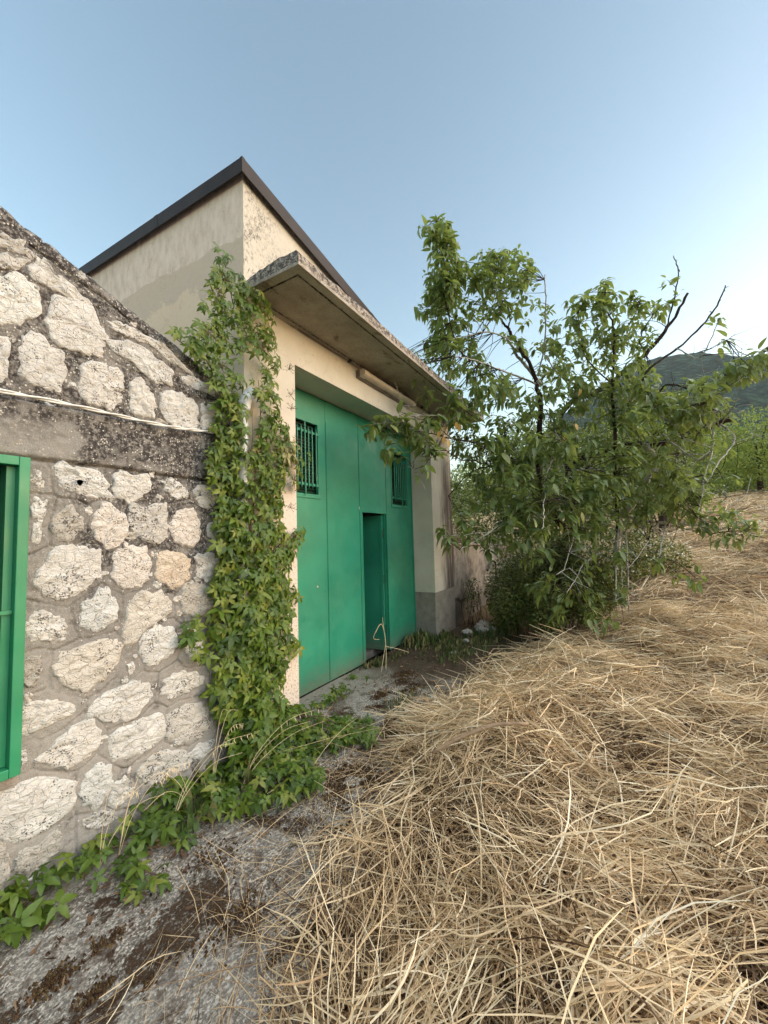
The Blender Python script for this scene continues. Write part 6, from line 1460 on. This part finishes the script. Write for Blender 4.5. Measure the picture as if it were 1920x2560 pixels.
# ------------------------------------------------------------------ cut hay
def straw_batch(n, dens_pts, Lr, Wr, zr, steep, seg=3, tint_mu=.5, tint_sd=.2):
    x, y = dens_pts
    n = len(x)
    base = np.maximum(ground_z(x, y), apron_z(x, y) * 1.0 - 10 * ((x > 4.7) | (y > .36)))
    # matted clumps: straws of one clump share a direction
    wx, wy = x + .12 * vnoise(x * 4, y * 4, 0, 60), y + .12 * vnoise(x * 4, y * 4, 0, 61)
    cs_ = np.where(np.hypot(x - CAM.x, y - CAM.y) > 6, .8, .34)
    ch = _hash(np.floor(wx / cs_), np.floor(wy / cs_), np.zeros(n)); ch2 = _hash(np.floor(wx / cs_), np.floor(wy / cs_), np.ones(n))
    phi = np.where(rng.uniform(0, 1, n) < .62, ch * 2 * math.pi + rn(n, .42), rng.uniform(-math.pi, math.pi, n))
    L = rng.uniform(Lr[0], Lr[1], n) * (.5 + rng.uniform(0, 1, n))
    h0 = rng.uniform(zr[0], zr[1], n) * rng.uniform(.15, 1, n) * (.45 + 1.1 * ch2)
    el = rn(n, steep) + np.where(rng.uniform(0, 1, n) < .06, rng.uniform(.2, .8, n), 0)
    el = np.clip(el, -.35, 1.2)
    bend = rn(n, .42) * L; sag = (.10 + .25 * np.abs(np.sin(el))) * L * rng.uniform(.0, 1.0, n)
    kink = np.where(rng.uniform(0, 1, n) < .34, rng.uniform(.5, 1.8, n) * np.sign(rn(n)), 0)
    kt = rng.uniform(.3, .8, n)
    ts = np.linspace(0, 1, seg + 1)
    pts = []
    hx_, hy_ = np.cos(phi), np.sin(phi)
    px, py = -hy_, hx_
    for t in ts:
        lx = np.where(t > kt, (t - kt), 0) * kink * L
        X = x + hx_ * L * (t - .5) * np.cos(el) + px * (bend * (t * (1 - t)) + lx)
        Y = y + hy_ * L * (t - .5) * np.cos(el) + py * (bend * (t * (1 - t)) + lx)
        g_ = np.where(np.abs(X - x) + np.abs(Y - y) > 0, np.maximum(ground_z(X, Y), apron_z(X, Y) - 10 * ((X > 4.7) | (Y > .36))), base)
        Z = base * .35 + g_ * .65 + h0 + np.sin(el) * L * (t - .15) - sag * t * t
        Z = np.maximum(Z, g_ + .004)
        Y = np.where((X < 4.7), np.minimum(Y, .0), Y)
        pts.append(np.stack([X, Y, Z], -1))
    pts = np.stack(pts, 1)                             # n, seg+1, 3
    W = rng.uniform(Wr[0], Wr[1], n)
    roll = rng.uniform(0, math.pi, n)
    side = np.stack([px * np.cos(roll), py * np.cos(roll), np.sin(roll)], -1)
    tp = np.array([.75] + [1.0] * (seg - 1) + [.35])
    off = side[:, None, :] * (W[:, None] * tp[None])[:, :, None] * .5
    ridge = np.cross(side, np.stack([hx_, hy_, 0 * hx_], -1))[:, None, :] * (W[:, None] * tp[None])[:, :, None] * .35
    V = np.stack([pts - off, pts + ridge, pts + off], 2)   # n, seg+1, 3, 3
    V = V.reshape(n, -1, 3)
    f = []
    for i in range(seg):
        a = 3 * i
        f += [(a, a + 1, a + 4, a + 3), (a + 1, a + 2, a + 5, a + 4)]
    f = np.array(f)
    tint = np.clip(rng.normal(tint_mu, tint_sd, n) + .12 * fbm(x * 1.3, y * 1.3, 0, 3, 77) + .18 * (ch2 - .5) - .42 * sstep(.42, .08, (h0 - zr[0]) / (zr[1] - zr[0] + 1e-6)), .0, 1)  # straws low in the layer darkened: shade of the gaps put into colour
    return V.reshape(-1, 3), (f[None] + (np.arange(n) * V.shape[1])[:, None, None]).reshape(-1, 4), np.repeat(tint, V.shape[1])

def hay_points(n, d0, d1, edge=.0, az0=-27, az1=80):
    """points under the cut hay between two distances from the viewer, even over area"""
    out = [np.zeros(0), np.zeros(0)]
    while len(out[0]) < n:
        k = n * 2
        r_ = np.sqrt(rng.uniform(d0 * d0, d1 * d1, k)); a = R(1) * rng.uniform(az0, az1, k)
        x, y = CAM.x + r_ * np.cos(a), CAM.y + r_ * np.sin(a)
        d = hay_d(x, y) + .25 * fbm(x * 1.9, y * 1.9, 0, 3, 14)
        ok = rng.uniform(0, 1, k) < sstep(edge - .18, edge + .22, d)
        ok &= ~((x < 4.7) & (y > -.05)) & ~((x > 4.3) & (x < 9.8) & (y > -.1) & (y < .4))
        out = [np.concatenate([out[0], x[ok]]), np.concatenate([out[1], y[ok]])]
    return out[0][:n], out[1][:n]

parts = []
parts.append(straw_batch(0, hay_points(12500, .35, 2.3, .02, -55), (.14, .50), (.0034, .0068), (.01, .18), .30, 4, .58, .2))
parts.append(straw_batch(0, hay_points(7800, .35, 2.3, .06, -55), (.10, .26), (.0024, .0042), (-.02, .05), .2, 3, .22, .15))  # low layer toned dark to paint the shade between straws
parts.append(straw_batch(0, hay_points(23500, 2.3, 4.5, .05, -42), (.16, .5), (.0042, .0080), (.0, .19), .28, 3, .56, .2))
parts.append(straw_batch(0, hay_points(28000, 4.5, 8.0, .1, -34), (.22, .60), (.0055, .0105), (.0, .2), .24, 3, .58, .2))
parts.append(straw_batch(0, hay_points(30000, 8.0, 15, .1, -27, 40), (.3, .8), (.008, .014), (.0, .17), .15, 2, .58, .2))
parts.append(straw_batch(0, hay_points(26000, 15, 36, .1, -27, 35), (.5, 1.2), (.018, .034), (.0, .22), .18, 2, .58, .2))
# long single stalks strewn over the edge and the concrete
x, y = hay_points(1000, .5, 4.0, -.2)
parts.append(straw_batch(0, (x, y), (.35, .80), (.0026, .0045), (.0, .10), .12, 5, .62, .15))
x = rng.uniform(-1.35, .6, 420); y = np.interp(x, HX, HY) + rng.uniform(.05, .85, 420) ** 1.5
y = np.minimum(y, -.3)
parts.append(straw_batch(0, (x, y), (.18, .5), (.0018, .0036), (.0, .035), .06, 5, .66, .15))
# bundles combed one way along the slope below the shrub
x, y = hay_points(2600, 3.2, 6.8, -.10)
keep = hay_d(x, y) < .7
x, y = x[keep], y[keep]
parts.append(straw_batch(0, (x, y), (.4, .9), (.003, .006), (.02, .12), .10, 4, .62, .16))
# broad curled blades
parts.append(straw_batch(0, hay_points(1300, .35, 4.0, .05), (.10, .35), (.006, .012), (.02, .14), .25, 5, .66, .16))
b = 0; VV, FF, TT = [], [], []
for v, f, t in parts:
    VV.append(v); FF.append(f + b); TT.append(t); b += len(v)
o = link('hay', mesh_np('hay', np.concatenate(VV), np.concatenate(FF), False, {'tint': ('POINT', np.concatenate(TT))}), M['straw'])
tag(o, 'thick layer of cut dry hay covering the slope', 'hay', kind='stuff')

# oat heads among the hay
oat = leaflet(1, .22, 2, .3, .1, .5)
n = 900
x, y = hay_points(n, .5, 6.5, .02)
z = ground_z(x, y) + rng.uniform(.03, .17, n)
base_r = np.repeat(np.stack([x, y, z], -1), 7, 0)
dd = np.repeat(unit(np.stack([rn(n), rn(n), rn(n, .3)], -1)), 7, 0)
tt_ = np.tile(np.linspace(0, .13, 7), n)
loc = base_r + dd * tt_[:, None] + rng.normal(0, .006, (7 * n, 3))
nn = 7 * n
o = link('oat_heads', scatter('oat_heads', [oat], np.zeros(nn, int), loc, frames(dd + rng.normal(0, .5, (nn, 3)) + np.array([0, 0, -.5]), rng.normal(0, 1, (nn, 3)) + np.array([0, 0, .6])), rng.uniform(.014, .026, nn), np.clip(rng.normal(.75, .15, nn), 0, 1)), M['straw'])
tag(o, 'dry wild oat seed heads among the hay', 'seed heads', kind='stuff')

# ------------------------------------------------------------------ moss, litter, grass
def sheet_z(x, y):
    return np.where((x < 4.6) & (y < .36) & (y > -1.7), apron_z(x, y) - sstep(2.6, 3.6, x) * .004, ground_z(x, y))
mp = [(-1.31, -.80, .13, 900), (-1.37, -.54, .06, 260), (-1.27, -.42, .05, 160), (.38, -.77, .16, 900), (.10, -.88, .20, 1300), (-.16, -.78, .14, 500), (-.38, -.52, .08, 300), (.12, -1.02, .14, 700), (1.44, -.36, .12, 700), (1.2, -.43, .12, 500), (-.28, -.72, .12, 350), (-1.19, -.58, .06, 140), (-1.16, -.74, .05, 120), (-.25, -1.05, .12, 400), (1.96, -.30, .16, 700), (.85, -.78, .10, 400), (1.7, -.55, .16, 500), (-.75, -.62, .2, 260), (-.9, -.95, .14, 260)]
P_ = []
for (x, y, s_, n) in mp:
    q = np.stack([x + rn(n, s_ * .62), y + rn(n, s_ * .42)], -1)
    P_.append(q[fbm(q[:, 0] * 9, q[:, 1] * 9, 0, 3, 50) > -.12])
P_ = np.concatenate(P_); P_ = P_[P_[:, 1] < -.06]; n = len(P_)
tuft = (np.array([(-.5, 0, 0), (.5, 0, 0), (0, .5, 0), (0, -.5, 0), (.1, .1, .8), (-.15, -.1, .6)]), np.array([(0, 1, 4), (2, 3, 4), (0, 2, 5), (1, 3, 5)]))
a = rng.uniform(0, 6.28, n)
o = link('moss', scatter('moss', [tuft], np.zeros(n, int), np.stack([P_[:, 0], P_[:, 1], apron_z(P_[:, 0], P_[:, 1]) - .001], -1), frames(np.stack([np.cos(a), np.sin(a), 0 * a], -1), np.array([[0, 0, 1.0]]) + 0 * rng.normal(0, .2, (n, 3))), rng.uniform(.008, .02, n), rng.uniform(0, 1, n)), M['moss'])
tag(o, 'cushions of dry brown moss on the concrete', 'moss', kind='stuff')
# dead leaves and scraps
n = 1500
x = np.concatenate([rng.uniform(1.3, 4.9, 1000), rng.uniform(-1.5, .9, 500)])
y = np.concatenate([-.05 - np.abs(rn(1000, .55)), -.06 - np.abs(rn(500, .30))])
ok = hay_d(x, y) < .15
x, y = x[ok], y[ok]; n = len(x)
a = rng.uniform(0, 6.28, n)
o = link('leaf_litter', scatter('leaf_litter', [leaflet(1, .45, 2, .25, -.2, .5), leaflet(1, .12, 2, .2, .2, .5)], rng.integers(0, 2, n), np.stack([x, y, sheet_z(x, y) + rng.uniform(.004, .016, n)], -1), frames(np.stack([np.cos(a), np.sin(a), rn(n, .2)], -1), np.stack([rn(n, .4), rn(n, .4), 1 + 0 * a], -1)), rng.uniform(.015, .055, n), rng.uniform(0, 1, n)), M['dead'])
tag(o, 'dead brown leaves and twigs scattered on the ground', 'leaf litter', kind='stuff')
# green weeds and grass at the door and pillar foot
n = 3000
cc = np.array([(3.30, .12, .22, .10, .20), (3.75, -.10, .20, .12, .14), (3.35, -.25, .35, .16, .10), (2.95, -.55, .4, .18, .10), (4.1, -.62, .35, .2, .12), (3.6, -.7, .4, .16, .10), (1.25, -.62, .3, .07, .08), (2.2, .20, .15, .06, .10), (4.6, -.8, .4, .2, .2), (2.6, .12, .3, .08, .08), (-.5, -.25, .25, .10, .16)])
w_ = np.array([.16, .1, .14, .1, .12, .1, .08, .05, .08, .04, .03]); ci = rng.choice(len(cc), n, p=w_ / w_.sum())
x = cc[ci, 0] + rn(n, 1) * cc[ci, 2] * .6; y = np.minimum(cc[ci, 1] + rn(n, 1) * cc[ci, 3] * .8, .34)
y = np.where((x < .6) | (x > 3.66), np.minimum(y, -.03), y)
z = sheet_z(x, y)
a = rng.uniform(0, 6.28, n); tilt = np.abs(rn(n, .5))
d_ = np.stack([np.cos(a) * tilt, np.sin(a) * tilt - .1, np.ones(n)], -1)
o = link('grass', scatter('grass', [leaflet(1, .07, 3, .3, .35, .4), leaflet(1, .35, 2, .15, .3, .5)], (rng.uniform(0, 1, n) < .45).astype(int), np.stack([x, y, z], -1), frames(d_, np.stack([np.cos(a), np.sin(a), .3 + 0 * a], -1)), rng.uniform(.3, 1.0, n) * cc[ci, 4] * np.where(rng.uniform(0, 1, n) < .5, 1, .6), rng.uniform(0, 1, n)), M['green_grass'])
tag(o, 'weedy green grass around the door sill and pillar foot', 'grass', kind='stuff')

# ------------------------------------------------------------------ small things lying about
def rock(name, x, y, s, label, seed, squash=.65, sink=.25, mname='stone', group='rubble stones by the pillar'):
    import bmesh
    bm = bmesh.new()
    bmesh.ops.create_icosphere(bm, subdivisions=3, radius=1)
    from mathutils import noise
    for v in bm.verts:
        p = v.co.copy()
        q = Vector((round(p.x * 1.6) / 1.6, round(p.y * 1.6) / 1.6, round(p.z * 1.6) / 1.6))
        v.co = p.lerp(q, .35) * (1 + .28 * noise.noise(p * 1.3 + Vector((seed * 7, 0, 0))) + .10 * noise.noise(p * 3.7 + Vector((0, seed * 5, 0))))
        v.co.z *= squash
        v.co.x *= 1.15
    me = bpy.data.meshes.new(name); bm.to_mesh(me); bm.free()
    a_ = me.attributes.new('tone', 'FLOAT', 'POINT')
    a_.data.foreach_set('value', np.full(len(me.vertices), 5.0 if seed % 3 else 4.0, np.float32))
    o = link(name, me, M[mname])
    o.scale = (s, s, s)
    o.location = (x, y, float(sheet_z(np.array(x), np.array(y))) + s * squash * (1 - sink))
    o.rotation_euler = (0, 0, seed * 1.7)
    return tag(o, label, 'stone', group)
for i, (x, y, s, lab) in enumerate(((4.15, -.34, .085, 'pale rubble stone lying nearest the pillar corner'), (4.95, -.36, .10, 'topmost round stone of the rubble heap by the low wall'), (4.62, -.44, .13, 'broad flat stone in the middle of the rubble heap'), (4.36, -.52, .09, 'brown stone at the front of the rubble heap'), (3.70, -.46, .05, 'small pale stone lying alone in front of the rubble heap'), (5.0, -.50, .065, 'small stone at the right end of the rubble heap'), (4.55, -.66, .075, 'stone at the lower right of the rubble heap'), (3.05, -.50, .04, 'small white stone on the dark soil before the rubble'), (1.52, -.86, .05, 'pale stone half buried at the edge of the hay'))):
    rock('rubble_stone', x, y, s, lab, i)
m = MB()
g0 = lambda x, y: float(ground_z(x, y))
m.tube(smooth_path([(.17, -1.45, g0(.17, -1.45) + .22), (.25, -1.62, g0(.25, -1.62) + .215), (.33, -1.80, g0(.33, -1.80) + .21), (.40, -1.98, g0(.40, -1.98) + .215)], 4, .002), [.011, .0115, .012, .011, .0115, .012, .0125, .012, .011, .0105, .011, .010, .009], 7)
tag(m.build('stick', mat_plain('dry_stick', (.30, .20, .125), .8), None, True), 'brown wooden stick lying across the hay', 'stick')
# dead stalk standing in front of the open wicket door
ds = empty('dead_stalk', (2.13, .02, -.01), 'tall dead grass stalk with a bent blade before the open wicket', 'weed')
O_ = (2.13, .02, -.01)
m = MB(O_)
m.tube(smooth_path([(2.13, .02, -.02), (2.15, .02, .25), (2.12, .03, .50), (2.10, .03, .62)], 5), [.0045 - .0018 * i / 15 for i in range(16)], 5)
m.build('stem', M['straw'], ds)
m = MB(O_)
m.tube(smooth_path([(2.13, .02, .42), (2.05, .02, .55), (1.92, .01, .50), (1.84, .0, .43), (1.97, .0, .385)], 4), [.002, .002, .003, .004, .004, .004, .003, .003, .003, .003, .002, .002, .002, .002, .002, .002, .001], 4)
m.tube(smooth_path([(2.14, .02, .26), (2.2, -.02, .24), (2.35, -.08, .18), (2.48, -.12, .12)], 4), .003, 4)
m.tube(smooth_path([(2.14, .02, .28), (2.03, -.02, .20), (1.86, -.08, .06)], 4), .0025, 4)
m.build('blade', M['straw'], ds)
for ob in ds.children:
    a_ = ob.data.attributes.new('tint', 'FLOAT', 'POINT'); a_.data.foreach_set('value', np.full(len(ob.data.vertices), .7, np.float32))
# thin dry stalks along the foot of the stone wall
spec = [(-.36, -.10, .62, .04, 'single straight dry stalk against the stone wall beside the creeper'), (-.72, -.22, .55, .35, 'dry arching oat stalk leaning out over the middle creeper patch'), (-.95, -.14, .60, .20, 'dry pale stalk leaning up the stone wall, left of the middle patch'), (-1.03, -.12, .5, .12, 'thin dry stalk standing against the pale stone by the window'), (-.55, -.16, .45, -.25, 'short bent dry stalk between creeper leaves at the wall foot'), (-.30, -.30, .42, .45, 'drooping oat stalk with hanging spikelets before the thick creeper')]
for i, (x, y, h, lean, lab) in enumerate(spec):
    z0 = float(apron_z(x, y))
    root = empty('dry_stalk', (x, y, z0), lab, 'grass stalk', 'dry stalks along the stone wall')
    for q in range(3):
        l2 = lean + rnd.uniform(-.12, .12); h2 = h * rnd.uniform(.5, .9)
        pth = smooth_path([(0, 0, -.01), (l2 * .25, -.02, h2 * .5), (l2 * .7, -.05 - .1 * abs(lean), h2 * .92), (l2 * 1.2, -.08 - .2 * abs(lean), h2 * .93)], 5)
        m = MB(); m.tube(pth, [.0015 - .0008 * k / 15 for k in range(16)], 4)
        if q == 0:
            for k in range(7):
                p = pth[15 - k] + Vector((rnd.uniform(-.01, .01), 0, 0))
                m.tube([p, p + Vector((rnd.uniform(-.008, .008), -.004, -.012)), p + Vector((rnd.uniform(-.012, .012), -.006, -.034))], [.0006, .0022, .0005], 4)
        ob = m.build('stem', M['straw'], root)
        a_ = ob.data.attributes.new('tint', 'FLOAT', 'POINT'); a_.data.foreach_set('value', np.full(len(ob.data.vertices), .8, np.float32))
# rusty fallen leaf heap at the end of the creeper arm
n = 26
x = .88 + rn(n, .045); y = -.74 + rn(n, .03); a = rng.uniform(0, 6.28, n)
o = link('dead_leaf_cluster', scatter('dead_leaf_cluster', [leaflet(1, .5, 3, .25, -.25, .5)], np.zeros(n, int), np.stack([x, y, apron_z(x, y) + rng.uniform(.005, .05, n)], -1), frames(np.stack([np.cos(a), np.sin(a), rn(n, .4)], -1), np.stack([rn(n, .5), rn(n, .5), 1 + 0 * a], -1)), rng.uniform(.04, .075, n), rng.uniform(.5, .95, n)), M['dead'])
tag(o, 'rusty brown dead leaves heaped at the end of the creeper', 'dead leaves', kind='stuff')

# ------------------------------------------------------------------ evening haze
hz_ = NT('haze_air')
vol = hz_.n('ShaderNodeVolumePrincipled')
vol.inputs['Color'].default_value = (.80, .88, .95, 1)
vol.inputs['Density'].default_value = .00014
vol.inputs['Anisotropy'].default_value = .2
hz_.t.links.new(vol.outputs[0], hz_.out.inputs['Volume'])
ht = float(max(v.co.z for v in bpy.data.objects['hill'].data.vertices)) + 5
lo_ = min(float(min(v.co.z for v in bpy.data.objects['ground'].data.vertices)), float(min(v.co.z for v in bpy.data.objects['hill'].data.vertices))) - 1
o = MB().box(-930, 930, -930, 930, lo_, ht).build('haze', hz_.m)
tag(o, 'thin evening haze over the valley', 'haze', kind='stuff')
